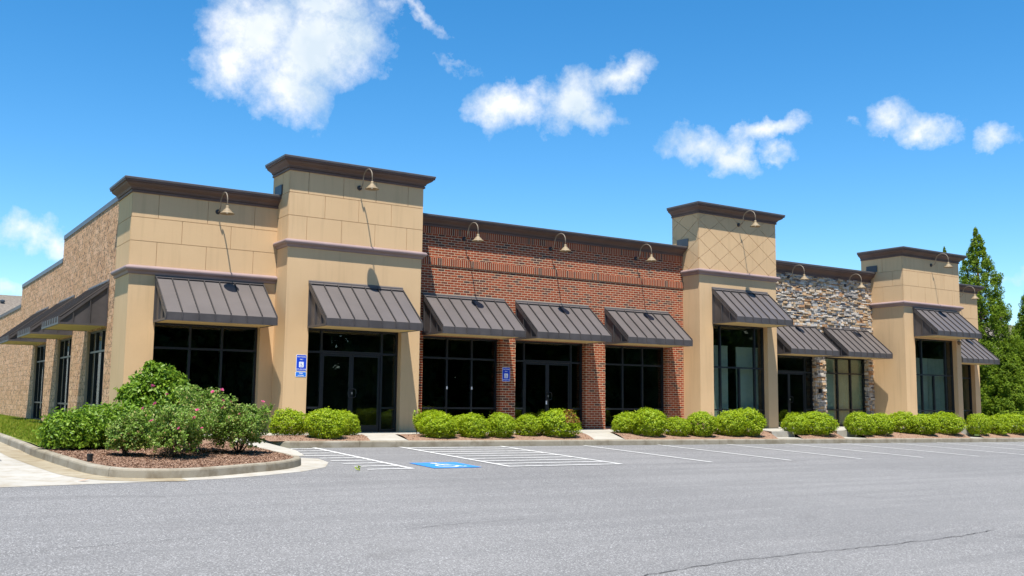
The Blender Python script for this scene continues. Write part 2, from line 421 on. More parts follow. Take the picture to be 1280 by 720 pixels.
isl = [(2.95, 78), (2.95, 50), (2.93, 34), (2.9, 27.3), (2.87, 21.9), (3.02, 19.8), (3.14, 18.7), (3.27, 17.7), (3.52, 17.05), (3.86, 16.78), (4.4, 16.64), (5.05, 16.76), (5.84, 17.15), (6.57, 17.55), (7.09, 18.03), (7.36, 18.55), (7.34, 19.3), (7.3, 20.6)]
isl_s = arc_path(isl, 4)
kerb('island_kerb', isl_s, 1)
def off(path, d):
    o = []
    for i, p in enumerate(path):
        t = (path[min(i+1, len(path)-1)]-path[max(i-1, 0)]).normalized(); o.append((p.x-t.y*d, p.y+t.x*d))
    return o
inner = off(isl_s, .13)
gp = [p for p in isl_s if p.x < 4.6 and p.y < 60]
patch('gutter_pan', off(gp, .03)+off(gp, -.42)[::-1], g, M['gutterpan'], step=1.5, dz=.001)
a_i = [p for p in inner if p[1] < 21.6 or p[0] > 5]
patch('island_bed', a_i+[(7.33, 26.8), (2.98, 26.8)], island, M['mulch'], step=.5, dz=-.015)
l_i = [p for p in inner if p[1] >= 21.0 and p[0] < 5]
def lawn(X, Y): return g(X, min(Y, YC))+.14+(.02+.004*(X-3)) + .0015*max(0, Y-YC) + (.02 if Y < 22 else 0)
patch('lawn', l_i+[(5.74, 21.3), (5.74, 78)], lawn, M['soil'], step=2, dz=.0)
# walks and beds along the front
patch('sidewalk', [(7.25, 24.5), (60, 24.5), (60, 28), (7.25, 28)], lambda x, y: FLOOR, M['walk'], step=6, dz=-.004)
def ramp_z(X, Y):
    return g(X, YC)+.012+(FLOOR-g(X, YC)-.012)*min(1, max(0, (Y-20.6)/4.0)) if Y > 20.6 else g(X, Y)+.004
patch('walk_ramp', [(7.35, 20.2), (8.1, 20.2), (8.1, 24.6), (7.35, 24.6)], ramp_z, M['walk'], step=.5, dz=.004)
CON = [((10.70, 11.76), (11.39, 12.42), 0), ((17.72, 18.86), (18.75, 19.95), 0), ((25.38, 26.57), (26.9, 28.0), 1), ((28.76, 29.98), (30.3, 31.5), 1), ((36.3, 37.2), (38.0, 38.9), 1)]
edges = [8.2]; beds = []; lf = (8.12, 8.12)
for (a, b), (c, d), st in CON:
    beds.append([(lf[0], 22.44), (a, 22.44), (c, 24.52), (lf[1], 24.52)]); lf = (b, d)
beds.append([(lf[0], 22.456), (58, 22.456), (58, 24.52), (lf[1], 24.52)])
for po in beds:
    w = lambda x, y: bed(x, y)+.01+.05*math.sin(min(1, max(0, (y-22.44)/2.08))*math.pi)
    patch('planting_bed', po, w, M['mulch'], step=.45, dz=-.012)
for (a, b), (c, d), st in CON:
    if not st: patch('walkway', [(a, 22.456), (b, 22.456), (d, 24.52), (c, 24.52)], bed, M['walk'], step=.6, dz=.001)
    else:
        k = .42; a2, b2 = a+(c-a)*k, b+(d-b)*k
        patch('walkway', [(a, 22.456), (b, 22.456), (b2, 23.32), (a2, 23.32)], lambda x, y: g(x, YC)+.15+.02*(y-22.4), M['walk'], step=.6, dz=.002)
        mb = MB(); z1 = FLOOR-.003
        mb.prism([(a2, 23.3, -1.6), (b2, 23.3, -1.6), (d, 24.51, -1.6), (c, 24.51, -1.6)], [(a2, 23.3, z1), (b2, 23.3, z1), (d, 24.51, z1), (c, 24.51, z1)])
        tag(mb.build('walkway_step', M['walk']), kind='structure')
# painted markings
def strip(mb, x0, x1, y0, y1, dz=.004):
    n = max(1, int((y1-y0)/1.5))
    for i in range(n):
        a, b = y0+(y1-y0)*i/n, y0+(y1-y0)*(i+1)/n
        mb.poly([(x, y, g(x, y)+dz) for x, y in ((x0, a), (x1, a), (x1, b), (x0, b))], [(0, 1, 2, 3)])
mb = MB()
LX = [9.14, 11.42, 14.39, 17.17, 19.95, 22.77, 25.5, 28.25, 31.0, 33.75, 36.5, 39.25, 42.0, 44.75, 47.5, 50.25, 53]
for x in LX: strip(mb, x-.055, x+.055, 17.25, YC-.06)
for x0, x1 in ((11.48, 14.33), (7.9, 9.08)):
    for k in range(9):
        y = 17.25+k*.58
        a = x0 if x0 > 9 else (8.2 if y < 19.7 else 7.95 if y < 22 else 8.5)
        strip(mb, a, x1, y, y+.10)
tag(mb.build('parking_lines', M['line']), kind='structure')
mb = MB(); strip(mb, 9.62, 10.72, 17.25, 18.33); tag(mb.build('accessible_parking_marking', M['bluepaint']), kind='structure')
def wheelchair(put, s=1.0):
    """the access symbol: flat figure in a unit square, put(u, v) -> point"""
    mb = MB()
    def ring(c, r0, r1, a0, a1, n=22):
        for i in range(n):
            t0, t1 = [math.radians(a0+(a1-a0)*k/n) for k in (i, i+1)]
            mb.poly([put(c[0]+r*math.cos(t), c[1]+r*math.sin(t)) for r, t in ((r0, t0), (r1, t0), (r1, t1), (r0, t1))], [(0, 1, 2, 3)])
    def bar(a, b, w):
        d = Vector((b[0]-a[0], b[1]-a[1])).normalized(); n = Vector((-d.y, d.x))*w/2
        mb.poly([put(*p) for p in ((a[0]+n.x, a[1]+n.y), (a[0]-n.x, a[1]-n.y), (b[0]-n.x, b[1]-n.y), (b[0]+n.x, b[1]+n.y))], [(0, 1, 2, 3)])
    n = 18; c = (.40, .86)
    mb.poly([put(c[0]+.085*math.cos(2*math.pi*i/n), c[1]+.085*math.sin(2*math.pi*i/n)) for i in range(n)], [tuple(range(n))])
    bar((.41, .76), (.45, .44), .10); bar((.43, .62), (.68, .62), .07); bar((.40, .44), (.70, .44), .09); bar((.66, .46), (.80, .16), .09); bar((.77, .15), (.90, .19), .07)
    ring((.45, .33), .21, .28, 130, 385)
    return mb
X0, Y0 = 9.62, 17.25
tag(wheelchair(lambda u, v: (X0+.12+u*.86, Y0+.1+v*.9, g(X0+u, Y0+v)+.0085)).build('accessible_symbol', M['line']), kind='structure')
# cracks sealed in the asphalt
mb = MB(); rr = random.Random(3)
for pts, w in (([(6.2, 7.40), (7.75, 7.66), (9.0, 7.69), (10.45, 7.70), (12.24, 7.78), (13.4, 7.97)], .016), ([(5.7, 10.76), (6.6, 10.9), (7.6, 10.98)], .010), ([(.4, 10.5), (1.26, 10.66), (2.4, 10.85), (3.3, 10.95)], .008), ([(1.0, 14.9), (2.6, 14.8), (4.2, 14.3)], .01), ([(10.9, 17.1), (14.5, 17.14), (18.5, 17.05), (20.5, 17.1)], .014), ([(12.6, 7.7), (13.2, 7.3), (14.5, 7.45)], .008)):
    fine = []
    for a, b in zip(pts, pts[1:]):
        for k in range(12): fine.append((a[0]+(b[0]-a[0])*k/12+rr.uniform(-.02, .02), a[1]+(b[1]-a[1])*k/12+rr.uniform(-.022, .022)))
    for a, b in zip(fine, fine[1:]):
        ww = w*rr.uniform(.4, 1.1); dx, dy = b[0]-a[0], b[1]-a[1]; l = math.hypot(dx, dy)+1e-6; nx, ny = -dy/l*ww/2, dx/l*ww/2
        mb.poly([(x, y, g(x, y)+.001) for x, y in ((a[0]+nx, a[1]+ny), (a[0]-nx, a[1]-ny), (b[0]-nx, b[1]-ny), (b[0]+nx, b[1]+ny))], [(0, 1, 2, 3)])
tag(mb.build('asphalt_crack', plain('crack', (.045, .043, .042), 1)), kind='structure')

# ------------------------------------------------------------------ the building
B = empty('retail_building', (25, 27, FLOOR), 'long single-storey shop building of tan stucco, red brick and stacked stone with brown awnings', 'building')
def part(mb, name, mat, parent=None, smooth=False): return mb.build(name, mat, parent or B, smooth=smooth)
YT, YA, YS, XL = 26.0, 26.86, 27.65, 5.76
T1, T3, T4 = (9.73, 13.91), (25.36, 29.42), (37.44, 41.55)
Z0 = FLOOR-.3
HO = {'A': (6.47, 9.33), 'T1': (10.41, 13.30), 'B1': (14.49, 17.33), 'B2': (17.92, 20.82), 'B3': (21.67, 24.55), 'T3': (26.03, 28.90), 'S1': (30.78, 33.68), 'S2': (34.25, 37.12), 'T4': (38.15, 41.20), 'T5': (42.4, 45.25)}
H1, H3 = 1.97, 2.88
hole = lambda k, top=H1: (*HO[k], FLOOR, top)
def stucco(name, build):
    mb = MB(); build(mb); return part(mb, name, M['stucco'])
# corner block
def f(mb):
    wall(mb, FRONT(YA), XL, T1[0]-.002, Z0, 5.6, .3, [hole('A')]); wall(mb, SIDE(XL), YA+.3, 28.47, Z0, 5.6, .3)
    zs = [3.42, 4.08, 4.71, 5.38]; plates(mb, FRONT(YA), ashlar(XL-.02, T1[0], zs, [(6.42, 7.73, 9.04), (7.06, 8.39), (6.42, 7.73, 9.04)]))
    plates(mb, SIDE(XL), ashlar(YA+.004, 28.47, zs, [(27.9,), (27.45,), (27.9,)]))
stucco('stucco_wall', f)
def tower(x0, x1, yb, ztop, zbelt, k, head, cuts, zs, diamonds=False, cutr=((),)):
    def f(mb):
        wall(mb, FRONT(YT), x0, x1, Z0, ztop, .3, [hole(k, head)])
        wall(mb, SIDE(x0), YT+.3, yb, Z0, ztop, .3); wall(mb, SIDE(x1-.3), YT+.3, yb, Z0, ztop, .3)
        wall(mb, FRONT(yb-.25), x0+.3, x1-.3, 3.06, ztop, .25)
        if not diamonds:
            plates(mb, FRONT(YT), ashlar(x0-.02, x1+.02, zs, cuts)); plates(mb, SIDE(x0), ashlar(YT+.004, yb, zs, cutr))
            plates(mb, lambda u, d, z: (x1-d, u, z), ashlar(YT+.004, yb, zs, cutr))
        else:
            z0, z1 = zs; W, H = 1.04, .72
            for P, a, b, ph in ((FRONT(YT), x0-.02, x1+.02, x0), (SIDE(x0), YT+.004, yb, YT), (lambda u, d, z: (x1-d, u, z), YT+.004, yb, YT)):
                ps = []
                for i in range(-3, 9):
                    for j in range(-2, 6):
                        for o in (0, .5):
                            cx, cz = ph+(i+o)*W+W/2, 5.24+(j+o)*H
                            q = clip([(cx-W/2, cz), (cx, cz-H/2), (cx+W/2, cz), (cx, cz+H/2)], (a, b, z0, z1))
                            if q: ps.append(q)
                plates(mb, P, ps, .02, .008)
    return stucco('stucco_tower', f)
tower(*T1, 27.3, 6.6, 4.39, 'T1', H1, [(10.25, 11.30, 12.35, 13.39), (10.78, 11.82, 12.87), (10.27, 11.33, 12.36, 13.41)], [4.39, 5.07, 5.72, 6.4], cutr=((26.5,), (26.9,), (26.5,)))
tower(*T3, 27.4, 7.15, 4.85, 'T3', H3, [], [4.85, 6.98], True)
tower(*T4, 28.1, 6.65, 4.44, 'T4', H3, [(37.96, 38.97, 39.94, 41.0), (38.5, 39.43, 40.4), (37.96, 38.97, 39.94, 41.1)], [4.44, 5.13, 5.78, 6.46], cutr=((27.0,), (26.5, 27.5), (27.0,)))
def f(mb):
    x0 = T4[1]+.002
    wall(mb, FRONT(YS), x0, 45.65, Z0, 5.7, .3, [hole('T5')]); wall(mb, SIDE(45.35), YS+.3, 31, Z0, 5.7, .3)
    plates(mb, FRONT(YS), ashlar(x0, 45.67, [3.45, 4.19, 4.86, 5.48], [(42.5, 43.6, 44.7), (43.0, 44.1, 45.1), (42.5, 43.6, 44.7)]))
stucco('stucco_end_wall', f)
# brick bay
mb = MB(); x0, x1 = T1[1]+.002, T3[0]-.002
wall(mb, FRONT(YA), x0, x1, Z0, 5.17, .3, [hole('B1'), hole('B2'), hole('B3')]); part(mb, 'brick_wall', M['brick'])
mb = MB(); mb.box((x0, YA-.012, 5.172), (x1, YA+.3, 5.42)); mb.box((x0, YA-.03, 4.185), (x1, YA-.001, 4.42)); part(mb, 'brick_soldier_course', M['soldier'])
# stacked stone bay
mb = MB(); x0, x1 = T3[1]+.002, T4[0]-.002
wall(mb, FRONT(YS), x0, x1, Z0, 5.5, .3, [hole('S1'), hole('S2')], 6)
rs = random.Random(5)
def stones(P, u0, u1, z0, z1, skip=lambda u, z: False):
    z = z0
    while z < z1-.02:
        h = min(rs.choice((.035, .045, .05, .06, .075, .09, .11)), z1-z); u = u0-rs.uniform(0, .3)
        while u < u1:
            L = rs.choice((.08, .12, .16, .22, .28, .36))*rs.uniform(.85, 1.2); a, b = max(u, u0), min(u+L, u1); u += L
            if b-a < .03 or skip((a+b)/2, z+h/2): continue
            d = rs.uniform(.008, .075); mi = rs.choices(range(6), (30, 18, 7, 19, 11, 15))[0]
            j = lambda: rs.uniform(-.006, .006); k = .008
            fr = [P(a+.003+j()+k, -d+j(), z+.003+k), P(b-.003+j()-k, -d+j(), z+.003+k+j()), P(b-.003+j()-k, -d+j(), z+h-.003-k+j()), P(a+.003+j()+k, -d+j(), z+h-.003-k)]
            mdl = [P(a+.003, -d*.72, z+.003), P(b-.003, -d*.72, z+.003), P(b-.003, -d*.72, z+h-.003), P(a+.003, -d*.72, z+h-.003)]
            bk = [P(a+.003, .01, z+.003), P(b-.003, .01, z+.003), P(b-.003, .01, z+h-.003), P(a+.003, .01, z+h-.003)]
            mb.poly(fr+mdl+bk, [(0, 1, 2, 3)]+[(4+i, 4+(i+1) % 4, (i+1) % 4, i) for i in range(4)]+[(8+i, 8+(i+1) % 4, 4+(i+1) % 4, 4+i) for i in range(4)], mi)
        z += h
s1, s2 = HO['S1'], HO['S2']
stones(FRONT(YS), x0, x1, H1, 5.4); stones(FRONT(YS), x0, s1[0], FLOOR, H1); stones(FRONT(YS), s1[1], s2[0], FLOOR, H1); stones(FRONT(YS), s2[1], x1, FLOOR, H1)
stones(lambda u, d, z: (s1[1]+d, u, z), YS, YS+.19, FLOOR, H1); stones(lambda u, d, z: (s2[1]+d, u, z), YS, YS+.19, FLOOR, H1)
part(mb, 'stone_wall', STONES+[M['mortar']])
# split-face side wall with stepped parapet
SW = [(29.5, 32.15), (34.75, 37.4), (40.0, 42.65)]
mb = MB(); xs = XL+.03
steps = [(28.472, 37.4, 5.5), (37.4, 47.5, 4.7), (47.5, 72, 3.84)]
for i, (a, b, zt) in enumerate(steps):
    wall(mb, SIDE(xs), a, b-.0005, Z0, zt, .3, [(p, q, -.95, 1.93) for p, q in SW if a <= p < b and q <= b] + ([(34.75, 37.4, -.95, 1.93)] if 0 else []))
part(mb, 'block_wall', M['block'])
for p, q in SW:
    for y in (p, q-.03): mb = MB(); mb.box((xs-.002, y, -.95), (xs+.074, y+.03, 1.93)); part(mb, 'block_jamb', M['jamb'])
for a, b, zt in steps:
    mb = MB(); mb.box((xs-.012, a-.012, zt), (xs+.36, b, zt+.10)); mb.box((xs-.02, a-.02, zt-.05), (xs-.0125, b, zt+.104)); part(mb, 'wall_coping', M['coping'])
# back of house
mb = MB(); mb.box((XL+.35, 28.6, 3.25), (45.3, 71.9, 3.6)); part(mb, 'roof', M['roof'])
mb = MB(); mb.box((45.35, 31.02, Z0), (45.65, 72, 3.84)); mb.box((XL+.4, 71.6, Z0), (45.3, 71.95, 3.84)); part(mb, 'rear_wall', M['jamb'])
mb = MB()
mb.box((XL+.4, YS+.35, FLOOR-.1), (45.3, 43.9, FLOOR-.012)); part(mb, 'interior_floor', M['floor'])
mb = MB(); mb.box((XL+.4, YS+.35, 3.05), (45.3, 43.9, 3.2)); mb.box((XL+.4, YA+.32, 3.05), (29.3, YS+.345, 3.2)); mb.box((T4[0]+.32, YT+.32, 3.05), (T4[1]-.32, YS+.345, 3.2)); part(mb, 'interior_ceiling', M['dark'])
for x0, x1 in (T1, T3, T4):
    for a in (x0+.302, x1-.322): mb = MB(); mb.box((a, YT+.305, FLOOR), (a+.02, YS+.34, 3.04)); part(mb, 'shade_lining', M['dark'])  # added dark plates over the inner stucco, standing in for indoor shade
mb = MB(); mb.box((XL+.4, 44, FLOOR), (45.3, 44.15, 3.2))
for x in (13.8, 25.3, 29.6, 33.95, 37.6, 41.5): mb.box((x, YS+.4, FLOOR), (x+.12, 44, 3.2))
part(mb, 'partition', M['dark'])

# cornices, copings, belts
def cornice(path, zb, zt, p=.29, back=.32):
    h = zt-zb
    pr = [(0, zb-.02), (.055, zb-.02), (.06, zb+.09*h), (.04, zb+.10*h), (.04, zb+.17*h), (.07, zb+.18*h)]
    for k in range(11):
        a = k/10; pr.append((.075+(p-.135)*(a-.15*math.sin(2*math.pi*a)), zb+h*(.20+.46*a)))
    pr += [(p-.06, zb+.68*h), (p-.018, zb+.68*h), (p-.012, zb+.86*h), (-.01, zb+.86*h)]
    mb = MB(); sweep(mb, path, pr); part(mb, 'cornice', M['cornice'])
    mb = MB(); sweep(mb, path, [(-back, zb+.865*h), (p-.012, zb+.865*h), (p-.012, zb+.83*h), (p, zb+.83*h), (p+.003, zt-.01), (p-.01, zt), (-back, zt+.01)]); part(mb, 'coping', M['coping'])
cornice([(XL, 28.47), (XL, YA), (T1[0]-.005, YA)], 5.38, 5.72)
cornice([(T1[0], 27.3), (T1[0], YT), (T1[1], YT), (T1[1], 27.3)], 6.36, 6.70)
cornice([(T1[1]+.03, YA), (T3[0]-.03, YA)], 5.41, 5.73)
cornice([(T3[0], 27.4), (T3[0], YT), (T3[1], YT), (T3[1], 27.4)], 6.93, 7.28)
cornice([(T3[1]+.03, YS), (T4[0]-.03, YS)], 5.38, 5.82, .31)
cornice([(T4[0], 28.1), (T4[0], YT), (T4[1], YT), (T4[1], 28.1)], 6.42, 6.77)
cornice([(T4[1]+.03, YS), (45.65, YS), (45.65, 31)], 5.46, 5.80)
def belt(path, zb, zt):
    h = zt-zb; pr = [(0, zb-.01), (.035, zb), (.05, zb+.2*h)]
    for k in range(9):
        a = math.pi*(k/8-.5); pr.append((.06+.075*math.cos(a), zb+h*(.62+.32*math.sin(a))))
    pr += [(.04, zt-.005), (0, zt+.015)]
    mb = MB(); sweep(mb, path, pr); part(mb, 'belt_course', M['belt'])
belt([(XL, 28.47), (XL, YA), (T1[0]-.005, YA)], 3.21, 3.43)
belt([(T1[0], YA-.01), (T1[0], YT), (T1[1], YT), (T1[1], YA-.01)], 4.19, 4.40)
belt([(T3[0], YA-.01), (T3[0], YT), (T3[1], YT), (T3[1], YS-.01)], 4.65, 4.86)
belt([(T4[0], YS-.01), (T4[0], YT), (T4[1], YT), (T4[1], YS-.01)], 4.235, 4.45)
for X, a, b, z in ((T1[0], 26.52, 27.05, 5.735), (T3[0], 26.52, 27.1, 5.745), (T4[0], 27.25, 27.8, 5.83)):
    mb = MB(); mb.box((X-.06, a, z), (X-.021, b, z+.28)); part(mb, 'flashing', M['flash'])

# awnings
def awning(P, w, zb, zt, D=1.26, bays=7, fas=.2):
    """P(u, d, z): u along the wall, d outwards from it"""
    mb = MB(); zf = zb+fas; zw = zt-.06; t = .03
    mb.prism([P(0, .02, zw), P(0, D, zf), P(0, D, zf-t), P(0, .02, zw-t)], [P(w, .02, zw), P(w, D, zf), P(w, D, zf-t), P(w, .02, zw-t)])
    L = math.hypot(D-.02, zw-zf); nx, nz = (zw-zf)/L, (D-.02)/L; rw, rh = .026, .065
    for k in range(bays+1):
        u = min(max(k*w/bays-rw/2, 0), w-rw)
        a = [P(u, .07, zw-(.05)*(zw-zf)/(D-.02)), P(u, D, zf), P(u, D+rh*.0, zf+rh*nz), P(u, .07+rh*nx*.2, zw-.05*(zw-zf)/(D-.02)+rh*nz)]
        mb.prism(a, [P(*q) for q in [(u+rw, .07, zw-.05*(zw-zf)/(D-.02)), (u+rw, D, zf), (u+rw, D, zf+rh*nz), (u+rw, .07+rh*nx*.2, zw-.05*(zw-zf)/(D-.02)+rh*nz)]], 1)
    aw = part(mb, 'awning', [M['awning'], M['rib_shaded']])
    mb = MB(); bx = lambda u0, u1, d0, d1, z0, z1: mb.prism([P(u0, d0, z0), P(u1, d0, z0), P(u1, d1, z0), P(u0, d1, z0)], [P(u0, d0, z1), P(u1, d0, z1), P(u1, d1, z1), P(u0, d1, z1)])
    bx(0, w, D-.03, D+.001, zb+.045, zf-.001); bx(-.006, w+.006, D-.035, D+.014, zb-.012, zb+.045)
    for k in range(bays+1):
        u = min(max(k*w/bays-rw/2, 0), w-rw); bx(u, u+rw, D+.002, D+.024, zb+.046, zf+.02)
    part(mb, 'fascia', M['awning_shaded'], aw)
    for u in (0, w):
        s = 1 if u == 0 else -1; mb = MB()
        pl = lambda u0, u1, pts: mb.prism([P(u0, *q) for q in pts], [P(u1, *q) for q in pts])
        pl(u+s*.05, u+s*.065, [(.01, zb+.02), (D-.04, zb+.02), (D-.04, zf-.035), (.01, zw-.035)])                          # sheet set back
        pl(u+s*.001, u+s*.049, [(.01, zw-.032), (D-.036, zf-.032), (D-.036, zf-.13), (.01, zw-.13)])                     # raking edge
        pl(u+s*.001, u+s*.049, [(.01, zb-.01), (D-.036, zb-.01), (D-.036, zb+.05), (.01, zb+.05)])                       # bottom edge
        pl(u+s*.001, u+s*.049, [(.01, zb+.052), (.04, zb+.052), (.04, zw-.165), (.01, zw-.135)])
        for q in (.36, .70):
            d = q*D; zz = zw-(zw-zf)*(d/D)-.13; pl(u+s*.01, u+s*.049, [(d, zb+.052), (d+.025, zb+.052), (d+.025, zz-.02), (d, zz)])
        part(mb, 'end_panel', M['awning_shaded'], aw)
    mb = MB(); mb.prism([P(.07, .0, zb), P(w-.07, .0, zb), P(w-.07, D-.04, zb), P(.07, D-.04, zb)], [P(.07, .0, zb+.015), P(w-.07, .0, zb+.015), P(w-.07, D-.04, zb+.015), P(.07, D-.04, zb+.015)])
    part(mb, 'soffit', M['soffit'], aw)
    mb = MB()
    for d0, d1, z0, z1 in ((.0, .035, zt-.12, zt+.03), (.036, .10, zt-.065, zt-.04)):
        mb.prism([P(-.005, d0, z0), P(w+.005, d0, z0), P(w+.005, d1, z0-.02*(d0 > 0)), P(-.005, d1, z0-.02*(d0 > 0))], [P(-.005, d0, z1), P(w+.005, d0, z1), P(w+.005, d1, z1-.03), P(-.005, d1, z1-.03)])
    part(mb, 'awning_flashing', M['awning'], aw)
def front_awn(x0, x1, plane, zb, zt, D=1.26): awning(lambda u, d, z: (x0+u, plane-d-.001, z), x1-x0, zb, zt, D)
front_awn(6.42, 9.36, YA, 1.95, 3.22); front_awn(10.37, 13.30, YT, 1.95, 3.26, 1.29)
for a, b in ((14.455, 17.45), (17.89, 20.92), (21.63, 24.60)): front_awn(a, b, YA, 1.98, 3.26)
front_awn(25.98, 28.92, YT, 2.87, 4.2, 1.22); front_awn(38.06, 41.30, YT, 2.94, 4.22, 1.15)
front_awn(30.65, 33.58, YS, 1.96, 3.27); front_awn(34.15, 37.08, YS, 1.96, 3.27); front_awn(42.25, 45.25, YS, 1.95, 3.27)
for y in (29.37, 34.66, 39.93): awning(lambda u, d, z: (xs-d-.001, y+u, z), 2.9, 1.97, 3.27)

# storefront glazing
def glaze(P, u0, u1, zt, verts, sub=(), hz=(-.26, 1.3), door=None, depth=.2, sensors=()):
    """a framed storefront unit; verts are full-height mullions, sub only below the transom; door = (u0, u1)"""
    mb = MB(); fw_, fd = .055, .11
    def bx(a, b, c, d, e0=0, e1=fd): mb.prism([P(a, depth+e0, c), P(b, depth+e0, c), P(b, depth+e1, c), P(a, depth+e1, c)], [P(a, depth+e0, d), P(b, depth+e0, d), P(b, depth+e1, d), P(a, depth+e1, d)])
    z0 = FLOOR; full = [u0+fw_/2+.005]+list(verts)+[u1-fw_/2-.005]
    for u in full: bx(u-fw_/2, u+fw_/2, z0, zt-.002)
    cols = list(zip(full, full[1:]))
    for a, b in cols:
        a += fw_/2; b -= fw_/2; isdoor = door and abs((a+b)/2-(door[0]+door[1])/2) < .1
        bx(a, b, zt-.057, zt-.002)
        if not isdoor: bx(a, b, z0, z0+.08)
        for z in hz:
            if isdoor and z < 1: continue
            bx(a, b, z-.0275, z+.0275+(.02 if isdoor else 0))
        for u in sub:
            if a < u < b:
                zz = [z0+.08]+[z-.0275 for z in hz if z <= 1.31]; lo = [z0+.08]+[z+.0275 for z in hz if z < 1]
                for c, d in zip(lo, zz[1:]): bx(u-fw_/2, u+fw_/2, c, d)
    wn = part(mb, 'storefront_window', M['frame'])
    for u in sensors: mb = MB(); bx(u-.022, u+.022, .33, .42, -.02, -.0005); part(mb, 'alarm_sensor', M['signwhite'], wn)
    for a, b in cols:
        isdoor = door and abs((a+b)/2-(door[0]+door[1])/2) < .1
        if isdoor: continue
        mb = MB(); mb.prism([P(a+.02, depth+.05, z0+.05), P(b-.02, depth+.05, z0+.05), P(b-.02, depth+.056, z0+.05), P(a+.02, depth+.056, z0+.05)], [P(a+.02, depth+.05, zt-.03), P(b-.02, depth+.05, zt-.03), P(b-.02, depth+.056, zt-.03), P(a+.02, depth+.056, zt-.03)])
        part(mb, 'pane', M['glass'], wn)
    if door:
        a, b = [q for q in cols if abs((q[0]+q[1])/2-(door[0]+door[1])/2) < .1][0]
        mb = MB(); mb.prism([P(a+.02, depth+.05, 1.3), P(b-.02, depth+.05, 1.3), P(b-.02, depth+.056, 1.3), P(a+.02, depth+.056, 1.3)], [P(a+.02, depth+.05, zt-.03), P(b-.02, depth+.05, zt-.03), P(b-.02, depth+.056, zt-.03), P(a+.02, depth+.056, zt-.03)])
        part(mb, 'pane', M['glass'], wn)
        a += fw_/2+.004; b -= fw_/2+.004; mid = (a+b)/2; top = 1.268
        for k, (c, d) in enumerate(((a, mid-.003), (mid+.003, b))):
            mb = MB(); st = .065
            for q in ((c, c+st, z0+.012, top), (d-st, d, z0+.012, top), (c+st, d-st, top-.07, top), (c+st, d-st, z0+.012, z0+.2)): bx(*q, .03, .078)
            dr = part(mb, 'door', M['frame'])
            mb = MB(); mb.prism([P(c+st-.01, depth+.05, z0+.19), P(d-st+.01, depth+.05, z0+.19), P(d-st+.01, depth+.056, z0+.19), P(c+st-.01, depth+.056, z0+.19)], [P(c+st-.01, depth+.05, top-.06), P(d-st+.01, depth+.05, top-.06), P(d-st+.01, depth+.056, top-.06), P(c+st-.01, depth+.056, top-.06)])
            part(mb, 'door_pane', M['glass'], dr)
            u = (d-.03) if k == 0 else (c+.03); s = -1 if k == 0 else 1; mb = MB()
            mb.tube([P(u, depth+.03, .03), P(u+s*.0, depth-.05, .03), P(u+s*.08, depth-.06, .06), P(u+s*.09, depth-.06, .16), P(u+s*.08, depth-.06, .26), P(u, depth-.05, .29), P(u, depth+.03, .29)], .012, 6)
            part(mb, 'handle', M['frame'], dr)
            if k == 0 and door[0] > 18 and door[0] < 19: mb = MB(); bx(d-.058, d-.008, -.12, .0, .022, .0295); part(mb, 'notice', M['signwhite'], dr)
            if k == 1: mb = MB(); bx(u-.02, u+.02, .13, .19, .015, .03); part(mb, 'lock', M['steel'], dr)
third = lambda a, b: (a+(b-a)/3, a+2*(b-a)/3)
glaze(FRONT(YA), *HO['A'], H1, (7.47, 8.34))
glaze(FRONT(YT), *HO['T1'], H1, (10.9, 12.78), door=(10.9, 12.78))
glaze(FRONT(YA), *HO['B1'], H1, (15.47, 16.38), sensors=(15.47, 16.38))
glaze(FRONT(YA), *HO['B2'], H1, (18.40, 20.34), door=(18.40, 20.34))
glaze(FRONT(YA), *HO['B3'], H1, (22.63, 23.55))
glaze(FRONT(YT), *HO['T3'], H3, (26.60, 28.42), sub=(27.58,))
glaze(FRONT(YS), *HO['S1'], H1, (31.25, 33.2), door=(31.25, 33.2))
glaze(FRONT(YS), *HO['S2'], H1, (35.30, 36.18))
glaze(FRONT(YT), *HO['T4'], H3, (38.9, 40.66), sub=(39.75,))
glaze(FRONT(YS), *HO['T5'], H1, third(*HO['T5']))
for p, q in SW: glaze(SIDE(xs), p+.03, q-.03, 1.93, third(p, q), depth=.075)

# ------------------------------------------------------------------ things on and in the building
G = 'gooseneck lamps along the front'
lamp = empty('wall_lamp', (0, 0, 0), 'x', 'wall lamp', G)
mb = MB(); mb.tube([(0, .0, 0), (0, -.03, 0), (0, -.05, 0)], [.075, .07, .04], 14); mb.build('wall_plate', M['lampbase'], lamp)
path = [(0, -.04, 0), (0, -.12, .0), (0, -.19, .03), (0, -.235, .10), (0, -.25, .18)]
for k in range(1, 13): a = math.pi*(1-k/12); path.append((0, -(.55+.30*math.cos(a)), .18+.27*math.sin(a)))
path += [(0, -.85, .10), (0, -.85, .0)]
mb = MB(); mb.tube(path, .017, 8); mb.build('arm', M['lamparm'], lamp, smooth=True)
mb = MB(); mb.lathe([(.022, .05), (.036, .045), (.04, .0), (.046, -.03), (.064, -.055), (.10, -.08), (.118, -.105), (.122, -.125), (.16, -.145), (.20, -.178), (.198, -.182), (.155, -.155), (.115, -.135), (.03, -.06)], (0, -.85, 0), 24); mb.build('lamp_shade', M['lampshade'], lamp, smooth=True)
mb = MB(); mb.lathe([(.01, -.06), (.035, -.09), (.045, -.13), (.02, -.17), (.001, -.175)], (0, -.85, 0), 10); mb.build('bulb', M['bulb'], lamp, smooth=True)
